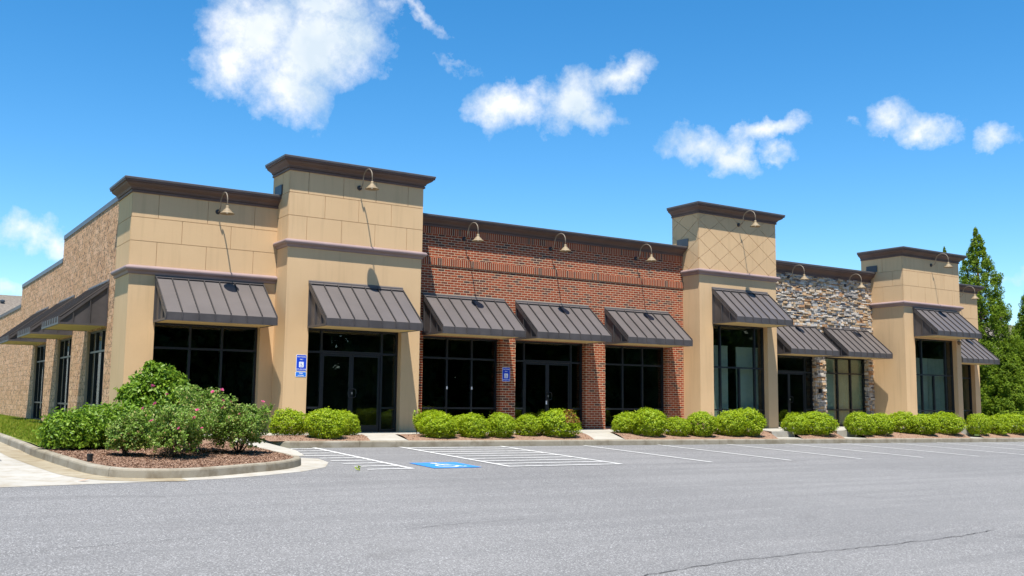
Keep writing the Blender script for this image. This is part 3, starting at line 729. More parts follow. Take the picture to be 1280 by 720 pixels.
LAMPS = [(8.0, YA, 5.08, 'gooseneck lamp on the low stucco corner wall above the first awning'), (11.82, YT-.02, 6.09, 'gooseneck lamp on the stucco tower beside the red brick wall, left of it'),
         (15.9, YA, 5.11, 'gooseneck lamp at the left end of the red brick wall'), (19.3, YA, 5.11, 'gooseneck lamp in the middle of the red brick wall'), (23.07, YA, 5.11, 'gooseneck lamp at the right end of the red brick wall'),
         (27.4, YT-.02, 6.68, 'gooseneck lamp on the tower with the diamond pattern'), (32.0, YS-.03, 5.2, 'gooseneck lamp on the stacked stone wall next to the diamond tower'), (35.65, YS-.03, 5.12, 'gooseneck lamp on the stacked stone wall nearer the rightmost tower'),
         (39.47, YT-.02, 6.16, 'gooseneck lamp high on the rightmost stucco tower'), (44.1, YS-.02, 5.2, 'gooseneck lamp on the low end wall beyond the rightmost tower')]
for i, (x, y, z, lb) in enumerate(LAMPS):
    o = lamp if i == 0 else copy_tree(lamp); o.location = (x, y, z); o['label'] = lb
def text(s, size, P, parent, name, mat, font_w=.0):
    cu = bpy.data.curves.new(name, 'FONT'); cu.body = s; cu.size = size; cu.align_x = 'CENTER'; cu.align_y = 'CENTER'; cu.offset = font_w
    o = bpy.data.objects.new('tmp', cu); COL.objects.link(o); dg = bpy.context.evaluated_depsgraph_get(); me = bpy.data.meshes.new_from_object(o.evaluated_get(dg))
    bpy.data.objects.remove(o); mb = MB(); mb.v = [P(v.co.x, v.co.y) for v in me.vertices]; mb.f = [tuple(p.vertices) for p in me.polygons]; mb.mi = [0]*len(mb.f)
    bpy.data.meshes.remove(me); return mb.build(name, mat, parent)
def rrect(w, h, r, n=4):
    out = []
    for cx, cy, a0 in ((w/2-r, h/2-r, 0), (-w/2+r, h/2-r, 90), (-w/2+r, -h/2+r, 180), (w/2-r, -h/2+r, 270)):
        for k in range(n+1): a = math.radians(a0+90*k/n); out.append((cx+r*math.cos(a), cy+r*math.sin(a)))
    return out
def sign(x, y, z, label, plate=None, kind='full'):
    e = empty('parking_sign', (x, y, z), label, 'sign', 'blue accessible parking signs on the front'); w, h = .305, .455
    if kind == 'small': w, h = .315, .145
    P = lambda d: (lambda u, v: (x+u, y-d, z+v))
    mb = MB(); mb.prism([P(.001)(*q) for q in rrect(w, h, .03)], [P(.006)(*q) for q in rrect(w, h, .03)]); mb.build('sign_border', M['signwhite'], e)
    mb = MB(); mb.prism([P(.0062)(*q) for q in rrect(w-.022, h-.022, .022)], [P(.0075)(*q) for q in rrect(w-.022, h-.022, .022)]); mb.build('sign_face', M['signblue'] if kind == 'full' else M['signlight'], e)
    Q = P(.009)
    if kind == 'full':
        text('PERMIT PARKING', .032, lambda a, b: Q(a, b+.165), e, 'lettering', M['signwhite'], .0012); text('ONLY', .036, lambda a, b: Q(a, b+.095), e, 'lettering', M['signwhite'], .0012)
        text('TOW AWAY ZONE', .032, lambda a, b: Q(a, b-.175), e, 'lettering', M['signwhite'], .0012)
        mb = MB(); mb.prism([P(.0077)(u, v-.045) for u, v in rrect(.135, .15, .012)], [P(.0088)(u, v-.045) for u, v in rrect(.135, .15, .012)]); mb.build('symbol_panel', M['signwhite'], e)
        wheelchair(lambda u, v: P(.0098)(-.06+u*.115, -.112+v*.13)).build('access_symbol', M['signblue'], e)
    else:
        text('VAN', .05, lambda a, b: Q(a, b+.028), e, 'lettering', M['signwhite'], .002); text('ACCESSIBLE', .034, lambda a, b: Q(a, b-.033), e, 'lettering', M['signwhite'], .001)
    return e
sign(10.235, YT, .97, 'tall blue accessible parking sign on the tan stucco beside the entrance doors')
sign(10.23, YT, .655, 'small light blue plate under the tall sign on tan stucco', kind='small')
sign(17.56, YA, .835, 'blue accessible parking sign on the red brick pier')
e = empty('wall_bell', (41.38, YT, 2.79), 'small round grey light fixture on the rightmost tower beneath its awning', 'wall light')
mb = MB(); mb.tube([(41.38, YT-.001, 2.79), (41.38, YT-.04, 2.79)], .10, 18); mb.build('base', M['coping'], e)
mb = MB(); mb.tube([(41.38, YT-.041, 2.79), (41.38, YT-.09, 2.79), (41.38, YT-.13, 2.79)], [.085, .08, .04], 18); mb.build('lens', M['lampshade'], e)
kx = (s1[1]+s2[0])/2-.2; mb = MB(); mb.box((kx-.05, YS-.15, .44), (kx+.05, YS-.05, .62)); mb.box((kx-.04, YS-.165, .46), (kx+.04, YS-.151, .60))
tag(mb.build('key_box', M['black'], loc=(kx, YS-.1, .44)), 'small black key box on the stone pier beside glass doors', 'key box')
# boards, blinds and curtains behind the glass
def flat(name, x0, x1, y, z0, z1, mat, label, cat, group, fold=0, folds=9):
    mb = MB()
    if not fold: mb.box((x0, y, z0), (x1, y+.04, z1)); mb.box((x0, y-.012, z1-.05), (x1, y-.001, z1))
    else:
        n = folds*8; fr = [(x0+(x1-x0)*i/n, y+fold*math.sin(i/8*2*math.pi)+fold*.4*math.sin(i*.37)) for i in range(n+1)]
        for (a, b), (c, d) in zip(fr, fr[1:]): mb.poly([(a, b, z0), (c, d, z0), (c, d, z1), (a, b, z1)], [(0, 1, 2, 3)])
    return tag(mb.build(name, mat, loc=((x0+x1)/2, y, z0), recalc=not fold, smooth=bool(fold)), label, cat, group)
gb = 'pale boards behind the diamond tower window'
flat('wall_board', 26.15, 27.22, 26.46, FLOOR, 2.12, M['board'], 'pale green board behind the left half of the diamond tower window', 'board', gb)
flat('wall_board', 27.70, 28.85, 26.47, FLOOR, 2.10, M['board'], 'pale green board behind the right half of the diamond tower window', 'board', gb)
gc = 'cloths hung behind the stone bay window'
flat('window_blind', 34.35, 35.30, YS+.36, FLOOR, H1-.02, M['board'], 'smooth greenish blind behind the left pane of the stone bay window', 'blind', gc)
flat('curtain', 35.40, 36.25, YS+.36, FLOOR, H1-.02, M['curtain'], 'beige folded curtain behind the middle pane of the stone bay window', 'curtain', gc, .035, 7)
flat('window_blind', 36.32, 37.25, YS+.36, FLOOR, H1-.02, M['blind'], 'smooth beige blind behind the right pane of the stone bay window', 'blind', gc)
gd = 'cloths behind the rightmost tower window'
flat('window_blind', 38.5, 39.7, 26.5, FLOOR, 2.05, M['board'], 'plain pale blind behind the rightmost tower window, left half', 'blind', gd)
flat('curtain', 39.8, 41.1, 26.55, FLOOR, 2.05, M['board'], 'pale folded curtain behind the rightmost tower window, right half', 'curtain', gd, .04, 8)

# ------------------------------------------------------------------ foliage
def leaf_quads(C, Nn, L, W, rng, curl=.25, jit=.7):
    """one bent leaf (2 faces) per centre, roughly facing along the normal"""
    n = len(C); Nn = Nn+rng.normal(0, jit, (n, 3)); Nn /= np.linalg.norm(Nn, axis=1)[:, None]
    T = np.cross(Nn, rng.normal(0, 1, (n, 3))); T /= np.linalg.norm(T, axis=1)[:, None]; S = np.cross(Nn, T)
    s = rng.uniform(.7, 1.3, n)[:, None]; L = L*s; W = W*s
    a = C-T*L/2; b = C+S*W/2+Nn*W*curl; c = C+T*L/2-Nn*L*curl*.6; d = C-S*W/2+Nn*W*curl
    return np.stack([a, b, c, d], 1).reshape(-1, 3)
def mesh_quads(name, V, mats, mi=None, tri=True):
    n = len(V)//4; me = bpy.data.meshes.new(name); me.vertices.add(len(V)); me.vertices.foreach_set('co', V.astype(np.float32).ravel())
    idx = np.arange(n)[:, None]*4
    F = np.concatenate([idx+np.array([0, 1, 2]), idx+np.array([0, 2, 3])], 1).reshape(-1, 3)
    me.loops.add(F.size); me.loops.foreach_set('vertex_index', F.ravel().astype(np.int32)); me.polygons.add(len(F))
    me.polygons.foreach_set('loop_start', np.arange(len(F))*3); me.polygons.foreach_set('loop_total', np.full(len(F), 3))
    for mt in mats: me.materials.append(mt)
    if mi is not None: me.polygons.foreach_set('material_index', np.repeat(mi, 2).astype(np.int32))
    me.update(calc_edges=True); me.validate(); return me
def lumpy(rng, n, k=7, amp=.16):
    d = rng.normal(0, 1, (n, 3)); d /= np.linalg.norm(d, axis=1)[:, None]
    cs = rng.normal(0, 1, (k, 3)); cs /= np.linalg.norm(cs, axis=1)[:, None]
    r = 1+amp*np.max(np.exp(-((d[:, None]-cs[None])**2).sum(2)/.35), axis=1)-amp*.6
    return d, r
def bush_mesh(name, seed, clumps=620, per=13, leaf=(.052, .026), mat='leaf', red=False, amp=.2):
    """unit bush: half-width 1 in x and y, height 1; leaves gathered in sprigs on a lumpy dome, more of them inside"""
    rng = np.random.default_rng(seed); d, r = lumpy(rng, clumps, 9, amp); dep = rng.uniform(.88, 1.03, clumps)
    C = d*(r*dep)[:, None]; keep = C[:, 2] > -.75; C, d = C[keep], d[keep]
    spr = np.repeat(C, per, 0)+rng.normal(0, .062, (len(C)*per, 3)); Nn = np.repeat(d, per, 0)+np.array([0, 0, .35])
    q = rng.normal(0, 1, (1600, 3)); q /= np.linalg.norm(q, axis=1)[:, None]; q2 = q*rng.uniform(.6, .8, 1600)[:, None]
    spr = np.concatenate([spr, q2]); Nn = np.concatenate([Nn, q])
    V = leaf_quads(spr, Nn, leaf[0]*2, leaf[1]*2, rng, .2, .58)
    V[:, 2] = V[:, 2]*.56+.46; V[:, :2] *= 1.0
    V[:, 2] = np.maximum(V[:, 2], .02)
    mi = None; mats = [M[mat]]
    if red: c = V.reshape(-1, 4, 3).mean(1); mi = ((c[:, 0] > .25) & (c[:, 2] > .55) & (rng.uniform(0, 1, len(c)) < .75)).astype(int); mats.append(M['leafred'])
    return mesh_quads(name, V, mats, mi)
AZ = [bush_mesh('azalea', 20+i) for i in range(4)]; AZR = bush_mesh('azalea', 40, red=True)
SH = [(9.29, 24.28, .97, .64, 'smaller round green shrub at the left of the pair by the tower entrance'), (9.77, 23.09, 1.01, .72, 'large round green shrub in front of the blue signs, by the kerb'), (10.65, 24.0, .87, .60, 'round green shrub against the left edge of the entrance walkway'),
 (13.4, 24.2, .99, .61, 'round shrub next to the leafy sprout right of the entrance doors'), (12.96, 22.95, 1.02, .60, 'low broad shrub at the kerb in front of the first brick window'), (14.38, 24.0, .93, .56, 'half hidden shrub behind the row before the first brick window'), (14.03, 23.03, .83, .60, 'small kerbside shrub below the middle of the first brick window'), (14.88, 22.97, .83, .63, 'round kerbside shrub in line with the sign on the brick pier'), (16.05, 23.38, .81, .58, 'small shrub between the brick pier and the red tipped shrub'), (16.95, 23.02, 1.20, .73, 'large shrub with red new leaves at its right side'),
 (20.21, 23.95, .99, .61, 'shrub on the right of the walkway beside the bare brick pier'), (20.38, 23.05, 1.11, .79, 'tallest round shrub before the third brick window'), (21.53, 23.09, .77, .57, 'lowest round shrub, at the seam of brick and diamond tower'),
 (22.47, 22.93, .98, .77, 'round shrub before the blank left side of the diamond tower'), (23.82, 23.1, 1.05, .76, 'middle shrub of three under the diamond tower window'), (24.58, 22.98, 1.19, .84, 'tall broad shrub at the right corner of the diamond tower'),
 (27.27, 23.31, .96, .70, 'shrub just right of the concrete step, before the stone bay doors'), (28.20, 22.96, 1.37, .79, 'broad shrub in front of the stone pier with the key box'), (30.39, 23.08, 1.09, .76, 'round shrub under the curtained stone bay window'), (31.51, 22.95, 1.16, .73, 'kerbside shrub before the left flank of the rightmost tower'), (33.49, 23.54, 1.21, .77, 'shrub behind the row at the corner of the rightmost tower'), (34.21, 22.9, 1.18, .76, 'kerbside shrub under the left of the rightmost tower window'), (35.85, 22.95, 1.39, .78, 'broad shrub under the right of the rightmost tower window'), (37.76, 22.9, .92, .79, 'round shrub just past the last concrete step, before the end wall'), (39.08, 22.9, .97, .77, 'round shrub before the conifer right of the building'), (40.74, 23.0, 1.42, .80, 'broad shrub cut by the right edge of the picture')]
rs = random.Random(9)
for i, (x, y, w, h, lb) in enumerate(SH):
    o = bpy.data.objects.new('azalea_shrub', AZR if 'red new' in lb else AZ[i % 4]); COL.objects.link(o)
    y = max(y, 22.5+.54*w); o.location = (x, y, bed(x, y)+.01); o.scale = (w*.50, w*.50, h*1.04); o.rotation_euler = (0, 0, -.5 if 'red new' in lb else rs.uniform(0, 6.28))
    tag(o, lb, 'shrub', 'clipped green shrubs along the shop front')
# leafy sprout by the entrance
mb = MB(); sp = (13.0, 24.35, bed(13.0, 24.35)); e = empty('weed_sprout', sp, 'tall thin leafy sprout at the right side of the entrance walkway', 'plant')
rng = np.random.default_rng(5); cs = []
for k in range(5):
    a = rng.uniform(-.12, .12, 2); top = .55+.12*rng.uniform(-1, 1); mb.tube([sp, (sp[0]+a[0]*.5, sp[1]+a[1]*.5, sp[2]+top*.5), (sp[0]+a[0], sp[1]+a[1], sp[2]+top)], .006, 5)
    for q in np.linspace(.3, 1, 9): cs += [(a[0]*q+rng.normal(0, .03), a[1]*q+rng.normal(0, .03), top*q) for _ in range(3)]
mb.build('stem', M['twig'], e); cs = np.array(cs)
o = bpy.data.objects.new('foliage', mesh_quads('foliage', leaf_quads(cs, np.tile([0, 0, 1.], (len(cs), 1)), .075, .035, rng), [M['leaf']])); COL.objects.link(o); o.parent = e

def limb_set(mb, base, tips, r0, r1, rng, seg=6):
    for t in tips:
        p0, p1 = Vector(base), Vector(t); n = 5; pts = []
        for k in range(n+1):
            q = p0.lerp(p1, k/n); w = (p1-p0).length*.06*math.sin(math.pi*k/n); pts.append(q+Vector(rng.normal(0, 1, 3))*w)
        mb.tube(pts, [r0+(r1-r0)*k/n for k in range(n+1)], seg)
def blob_foliage(blobs, leaf, mat, rng, dens=1.0, shell=.7, zmin=None, jit=.75):
    """leaves in sprigs over a set of ellipsoids (cx, cy, cz, rx, ry, rz, sprigs)"""
    Cs, Ns = [], []
    for cx, cy, cz, rx, ry, rz, k in blobs:
        k = int(k*dens); d, r = lumpy(rng, k, 8, .3); R = r*np.cbrt(rng.uniform(shell**3, 1, k)); c = d*R[:, None]*np.array([rx, ry, rz])+np.array([cx, cy, cz])
        per = 11; sp = .07*(rx+ry+rz)/3/.5*.8
        Cs.append(np.repeat(c, per, 0)+rng.normal(0, sp, (k*per, 3))); Ns.append(np.repeat(d, per, 0)+np.array([0, 0, .3]))
    C, Nn = np.concatenate(Cs), np.concatenate(Ns)
    if zmin is not None: ok = C[:, 2] > zmin; C, Nn = C[ok], Nn[ok]
    return mesh_quads('foliage', leaf_quads(C, Nn, leaf[0], leaf[1], rng, .2, jit), [M[mat]])
def plant(name, loc, label, cat, blobs, leaf, mat, tips, r=(.02, .006), seed=1, group=None, dens=1, shell=.7, trunk=None, zmin=.03):
    rng = np.random.default_rng(seed); e = empty(name, loc, label, cat, group)
    mb = MB(); limb_set(mb, (loc[0], loc[1], loc[2]-.03), [(loc[0]+t[0], loc[1]+t[1], loc[2]+t[2]) for t in tips], *r, rng)
    mb.build('stem', M['twig'], e, smooth=True)
    o = bpy.data.objects.new('foliage', blob_foliage(blobs, leaf, mat, rng, dens, shell, zmin)); COL.objects.link(o); o.parent = e
    return e
iz = lambda x, y: island(x, y)-.01
x, y = 4.08, 20.95
plant('laurel_hedge', (x, y, iz(x, y)), 'dark glossy green hedge mound at the edge of the lawn', 'hedge',
      [(-.62, -.3, .30, .52, .50, .40, 260), (-.15, -.05, .38, .58, .6, .44, 300), (.35, .15, .38, .55, .6, .42, 300), (.8, .3, .38, .5, .55, .42, 260), (-.1, -.1, .2, .8, .5, .3, 200)], (.085, .042), 'laurel', [(-.5, -.2, .4), (0, 0, .6), (.5, .2, .7)], seed=3)
x, y = 5.42, 22.1
plant('evergreen_bush', (x, y, iz(x, y)), 'tall glossy evergreen bush rising behind the rose bushes', 'bush',
      [(0, 0, .95, .62, .6, .55, 210), (-.42, -.1, .98, .40, .4, .36, 110), (.40, .05, 1.02, .42, .4, .38, 120), (.05, 0, 1.38, .42, .4, .30, 120), (-.28, 0, 1.28, .26, .26, .22, 50), (.66, 0, .98, .20, .25, .20, 36), (-.66, -.1, 1.05, .16, .2, .16, 24), (-.10, 0, 1.62, .16, .2, .14, 24), (.42, 0, 1.34, .2, .2, .2, 34), (0, 0, .5, .42, .4, .4, 100)], (.10, .052), 'laurel', [(-.3, -.1, .9), (.1, -.2, .8), (.3, 0, 1.0), (0, .1, 1.3), (-.1, -.3, .6)], (.03, .008), 4, shell=.35)
ROSES = [(4.22, 19.2, .85, .78, 'small leggy pink rose bush beside the dark hedge mound', 11), (4.9, 18.75, 1.35, 1.0, 'pink rose bush nearest the kerb, in the middle of the island', 12), (5.6, 19.8, 1.6, 1.32, 'tallest pink rose bush, right in front of the tall evergreen', 13), (6.4, 19.4, 1.3, 1.05, 'pink rose bush at the walkway end of the island', 14)]
pet = MB()
for k in range(11):
    a = k*2.4; rr_ = .010+.0022*k; h = .012-.0008*k; c, s = math.cos(a), math.sin(a)
    pet.poly([(c*rr_*.3-s*.008, s*rr_*.3+c*.008, 0), (c*rr_*.3+s*.008, s*rr_*.3-c*.008, 0), (c*rr_*1.35+s*.013, s*rr_*1.35-c*.013, h+.012), (c*rr_*1.55, s*rr_*1.55, h+.016), (c*rr_*1.35-s*.013, s*rr_*1.35+c*.013, h+.012)], [(0, 1, 2, 3, 4)])
PET = None
for x, y, w, h, lb, sd in ROSES:
    rng = np.random.default_rng(sd); tips = []; bl = []
    for k in range(13):
        a = rng.uniform(0, 6.28); q = rng.uniform(.1, .48)*w; zt = h*rng.uniform(.62, .98)*(1-.35*(q/w)); t = (q*math.cos(a), q*math.sin(a), zt); tips.append(t)
        bl.append((t[0], t[1], t[2]-.06, .17*w, .17*w, .16, 30)); bl.append((t[0]*.75, t[1]*.75, t[2]*.66, .2*w, .2*w, .16, 30))
    bl.append((0, 0, h*.48, .36*w, .36*w, h*.28, 110))
    for q in range(7): a = q*.9+sd; bl.append((.3*w*math.cos(a), .3*w*math.sin(a), h*.30, .17*w, .17*w, h*.2, 26))
    e = plant('rose_bush', (x, y, iz(x, y)), lb, 'rose bush', bl, (.048, .028), 'rose', tips, (.012, .004), sd, 'pink rose bushes on the island', shell=.2, zmin=.1)
    for k in range(7 if sd > 11 else 4):
        a = rng.uniform(math.pi*.9, math.pi*2.0) if k % 3 else rng.uniform(0, 6.28); q = rng.uniform(.35, .6)*w*.85; zz = h*rng.uniform(.5, 1.0)
        if PET is None: b0 = pet.build('blossom', M['petal'], e, loc=(0, 0, 0), recalc=False); PET = b0.data; b0.parent = e
        else: b0 = bpy.data.objects.new('blossom', PET); COL.objects.link(b0); b0.parent = e
        b0.location = (q*math.cos(a), q*math.sin(a), zz); b0.rotation_euler = (rng.uniform(.2, .9), rng.uniform(-.5, .5), a); s = rng.uniform(.7, 1.1); b0.scale = (s, s, s)

# small things on the ground
x, y = 3.45, 18.3; mb = MB(); mb.lathe([(.045, -.02), (.05, .1), (.055, .1), (.055, .125), (.03, .13)], (x, y, iz(x, y)), 12); tag(mb.build('sprinkler_pot', M['black'], loc=(x, y, iz(x, y))), 'small black irrigation pot standing in the mulch near the kerb', 'irrigation pot')
x, y = 3.05, 16.55; mb = MB()
mb.poly([(x-.09, y, g(x, y)+.008), (x, y-.045, g(x, y)+.02), (x+.1, y+.01, g(x, y)+.035), (x, y+.05, g(x, y)+.012)], [(0, 1, 2), (0, 2, 3)])
tag(mb.build('fallen_leaf', M['orange'], loc=(x, y, g(x, y)), recalc=False), 'dry orange leaf lying on the pale concrete gutter', 'leaf')
rng = np.random.default_rng(8)
for x, y, n, lb in ((7.95, 17.2, 12, 'small green weed growing from the asphalt by the island tip'),):
    cs = rng.normal(0, .03, (n, 3)); cs[:, 2] = np.abs(cs[:, 2])+.02
    o = bpy.data.objects.new('weed', mesh_quads('weed', leaf_quads(cs, np.tile([0, 0, 1.], (n, 1)), .07, .03, rng), [M['leaf']])); COL.objects.link(o); o.location = (x, y, g(x, y)); tag(o, lb, 'weed')
# grass and mulch chips
n = 26000; yy = 21.3+(58-21.3)*rng.uniform(0, 1, n)**1.7; xx = rng.uniform(3.05, 5.72, n); zz = np.array([lawn(a, b) for a, b in zip(xx, yy)])
C = np.stack([xx, yy, zz+.022], 1); Nn = rng.normal(0, 1, (n, 3)); Nn[:, 2] *= .3
def blades(C, h, w, rng):
    n = len(C); a = rng.uniform(0, 6.28, n); S = np.stack([np.cos(a), np.sin(a), 0*a], 1)*w/2; l = rng.normal(0, .35, (n, 2))*h; T = np.stack([l[:, 0], l[:, 1], np.full(n, h)*rng.uniform(.6, 1.3, n)], 1)
    B0 = C-np.array([0, 0, .03]); return np.stack([B0-S, B0+S, B0+T*.6+S*.7, B0+T], 1).reshape(-1, 3)
o = bpy.data.objects.new('grass', mesh_quads('grass', blades(C, .07, .02, rng), [M['grass']])); COL.objects.link(o); o['kind'] = 'stuff'
pts = []
for _ in range(60000):
    if len(pts) >= 12000: break
    x, y = rng.uniform(3.1, 7.3), rng.uniform(16.7, 21.8)
    inside = False; po = a_i+[(7.33, 26.8), (2.98, 26.8)]
    for i in range(len(po)):
        p, q = po[i-1], po[i]
        if (p[1] > y) != (q[1] > y) and x < (q[0]-p[0])*(y-p[1])/(q[1]-p[1])+p[0]: inside = not inside
    if inside: pts.append((x, y, island(x, y)-.01))
for po in beds:
    for _ in range(900):
        t, v = rng.uniform(0, 1), rng.uniform(0, 1); xa, xb = po[0][0]+(po[3][0]-po[0][0])*v, po[1][0]+(po[2][0]-po[1][0])*v
        x, y = xa+(xb-xa)*t, 22.46+2.0*v; pts.append((x, y, bed(x, y)+.05*math.sin(v*math.pi)+.003))
pts = np.array(pts)
M['chip'] = mk_leaf('mulch_chip', [(0, (.10, .06, .04)), (.5, (.28, .165, .11)), (.85, (.44, .29, .21)), (1, (.58, .44, .33))], .02, .95, .1)
o = bpy.data.objects.new('mulch_chips', mesh_quads('mulch_chips', leaf_quads(pts, np.tile([0, 0, 1.], (len(pts), 1)), .052, .012, rng, .3, .35), [M['chip']])); COL.objects.link(o); o['kind'] = 'stuff'

# ------------------------------------------------------------------ trees and houses beyond
def conifer(loc, H, R, label, seed, group='conifers beyond the end wall', wide=1.0, base=.02, n=1400):
    rng = np.random.default_rng(seed); e = empty('conifer_tree', loc, label, 'tree', group); mb = MB()
    mb.tube([(loc[0], loc[1], loc[2]-.2), (loc[0]+.05, loc[1], loc[2]+H*.5), (loc[0], loc[1], loc[2]+H*.97)], [.22*H/11, .13*H/11, .02], 8)
    Cs, Ns = [], []; hh = rng.uniform(0, 6.28, 6)
    for k in range(n):
        t = base+(1-base)*(1-rng.uniform(0, 1)**.55); a = rng.uniform(0, 6.283)
        prof = R*(1-t)**.78*(1 if t > .15 else .75+t*1.66)*(1+.10*math.sin(3*a+t*21+hh[0])+.10*math.sin(2*a-t*34+hh[1])+.09*math.sin(5*a+t*55+hh[2])); q = prof*math.sqrt(rng.uniform(.25, 1))
        c = np.array([q*math.cos(a), q*math.sin(a), t*H+.12*q]); rad = (.07+.27*(1-t)**.7)*(R/2.5)**.6*rng.uniform(.65, 1.25)
        if k % 9 == 0: mb.tube([(loc[0], loc[1], loc[2]+t*H*.95), (loc[0]+c[0]*.5, loc[1]+c[1]*.5, loc[2]+t*H*.97), (loc[0]+c[0], loc[1]+c[1], loc[2]+c[2])], [.04, .025, .01], 5)
        m_ = int(22+140*rad); d = rng.normal(0, 1, (m_, 3)); d /= np.linalg.norm(d, axis=1)[:, None]
        Cs.append(c+d*rad*np.array([.85, .85, 1.25])*np.cbrt(rng.uniform(.2, 1, m_))[:, None]); Ns.append(d*.7+np.array([math.cos(a)*.5, math.sin(a)*.5, .45]))
    for t in np.linspace(.86, .995, 16):
        m_ = 30; d = rng.normal(0, 1, (m_, 3)); d /= np.linalg.norm(d, axis=1)[:, None]; Cs.append(np.array([0, 0, t*H])+d*np.array([1, 1, 2])*(.05+R*(1-t)**.85*.5)); Ns.append(d+np.array([0, 0, .3]))
    mb.build('trunk', M['bark'], e, smooth=True)
    me = mesh_quads('crown', leaf_quads(np.concatenate(Cs), np.concatenate(Ns), .15, .055, rng, .15, .6), [M['conifer']])
    o = bpy.data.objects.new('crown', me); COL.objects.link(o); o.parent = e; return e
gz = lambda x, y: g(x, y)
for x, y, H, R, lb, sd in ((56.4, 34, 12.3, 3.1, 'tall pointed conifer just right of the building end', 61), (63.2, 40.5, 12.6, 1.6, 'conifer tip showing over the rightmost tower roof', 62), (66.2, 36, 10.6, 2.6, 'conifer at the right edge of the picture', 63),
                           (59.3, 32.6, 6.0, 1.7, 'low conifer in front, right of the tall pointed one', 64), (62.6, 33.5, 5.3, 1.9, 'low bushy conifer between the tall one and the picture edge', 65), (53.8, 31.0, 5.2, 1.7, 'low conifer close against the end wall', 66), (57.6, 30.2, 3.2, 1.5, 'shortest bushy conifer behind the end of the shrub row', 67), (61.6, 29.6, 2.9, 1.5, 'squat conifer at the right end of the shrub row', 68), (65.6, 31.2, 4.2, 1.8, 'mid height conifer low at the right picture edge', 69)):
    conifer((x, y, gz(x, y)), H, R, lb, sd)
def house(x0, x1, y0, y1, z0, ze, zr, label, vent=None):
    e = empty('house', ((x0+x1)/2, (y0+y1)/2, z0), label, 'house'); mb = MB(); mb.box((x0, y0, z0), (x1, y1, ze)); mb.build('wall', M['siding'], e)
    ym = (y0+y1)/2; mb = MB(); o = .5
    mb.prism([(x0-o, y0-o, ze), (x0-o, ym, zr), (x0-o, y1+o, ze), (x0-o, y1+o, ze-.15), (x0-o, ym, zr-.2), (x0-o, y0-o, ze-.15)], [(x1+o, y0-o, ze), (x1+o, ym, zr), (x1+o, y1+o, ze), (x1+o, y1+o, ze-.15), (x1+o, ym, zr-.2), (x1+o, y0-o, ze-.15)])
    rf = mb.build('roof', M['shingle'], e)
    if vent: mb = MB(); mb.tube([vent, (vent[0], vent[1], vent[2]+.35)], .12, 8); mb.lathe([(.2, 0), (.2, .12), (.02, .2)], (vent[0], vent[1], vent[2]+.35), 8); mb.build('vent', M['flash'], rf)
    for k in range(4):
        xx_ = x0+(x1-x0)*(k+.5)/4; mb = MB(); mb.box((xx_-.5, y0-.05, (z0+ze)/2), (xx_+.5, y0-.002, (z0+ze)/2+1.4)); wn = mb.build('window', M['frame'], e)
house(-8, 14, 84, 97, -.8, 5.2, 8.2, 'house with a brown-grey shingle roof seen past the side wall', (9.4, 88.5, 7.1))
house(112, 132, 66, 76, -1.6, 6.6, 10.4, 'grey-roofed house glimpsed between the conifers at the right')
def broad(loc, H, W, label, seed):
    rng = np.random.default_rng(seed); e = empty('broadleaf_tree', loc, label, 'tree'); mb = MB(); L = Vector(loc)
    tips = [(loc[0]+rng.normal(0, W*.22), loc[1]+rng.normal(0, W*.22), loc[2]+H*rng.uniform(.6, .9)) for _ in range(7)]
    mb.tube([loc, (loc[0], loc[1], loc[2]+H*.4)], [.16, .12], 8); limb_set(mb, (loc[0], loc[1], loc[2]+H*.38), tips, .09, .02, rng); mb.build('trunk', M['bark'], e)
    bl = [(t[0]-loc[0], t[1]-loc[1], t[2]-loc[2], W*.3, W*.3, H*.16, 60) for t in tips]+[(0, 0, H*.6, W*.4, W*.4, H*.25, 120)]
    o = bpy.data.objects.new('crown', blob_foliage(bl, (.24, .15), 'broad', rng, 1, .3)); COL.objects.link(o); o.parent = e
broad((6.2, 73.5, -.75), 6.3, 4.6, 'leafy tree top beyond the far end of the side wall', 81)
# wood across the street (mirrored in the shop glass)
rng = np.random.default_rng(77); Cs, Ns = [], []
for k in range(900):
    c = np.array([rng.uniform(-30, 175), rng.uniform(-37, -27), -3.6+19*rng.uniform(0, 1)**1.15]); rad = rng.uniform(2.0, 3.6); d = rng.normal(0, 1, (260, 3)); d /= np.linalg.norm(d, axis=1)[:, None]
    Cs.append(c+d*rad*np.cbrt(rng.uniform(.15, 1, 260))[:, None]); Ns.append(d)
o = bpy.data.objects.new('woods', mesh_quads('woods', leaf_quads(np.concatenate(Cs), np.concatenate(Ns), 1.0, .7, rng, .1, .8), [M['broad']])); COL.objects.link(o); o['kind'] = 'stuff'

# ------------------------------------------------------------------ light and sky
sv = Vector((-.205, -.315, 1)).normalized(); EL = math.asin(sv.z); AZI = math.atan2(sv.x, sv.y)
sl = bpy.data.lights.new('sun', 'SUN'); sl.energy = 4.3; sl.angle = math.radians(.53); sl.color = (1, .955, .88)
so = bpy.data.objects.new('sun', sl); COL.objects.link(so); so.rotation_euler = sv.to_track_quat('Z', 'Y').to_euler(); so.location = (0, 0, 30)
W = bpy.data.worlds.new('World'); SC.world = W; W.use_nodes = True; t = NT(W.node_tree); t.n.clear()
out = t.add('ShaderNodeOutputWorld')
sky = t.add('ShaderNodeTexSky', sky_type='NISHITA', sun_disc=False, sun_elevation=EL, sun_rotation=AZI % (2*math.pi), air_density=.9, dust_density=0.0, ozone_density=3.0)
hsv = t.add('ShaderNodeHueSaturation', inp={'Hue': .495, 'Saturation': 1.34, 'Value': 1.0, 'Color': sky.outputs[0]})
bg = t.add('ShaderNodeBackground', inp={0: hsv.outputs[0], 1: .10})
tc = t.add('ShaderNodeTexCoord').outputs['Generated']
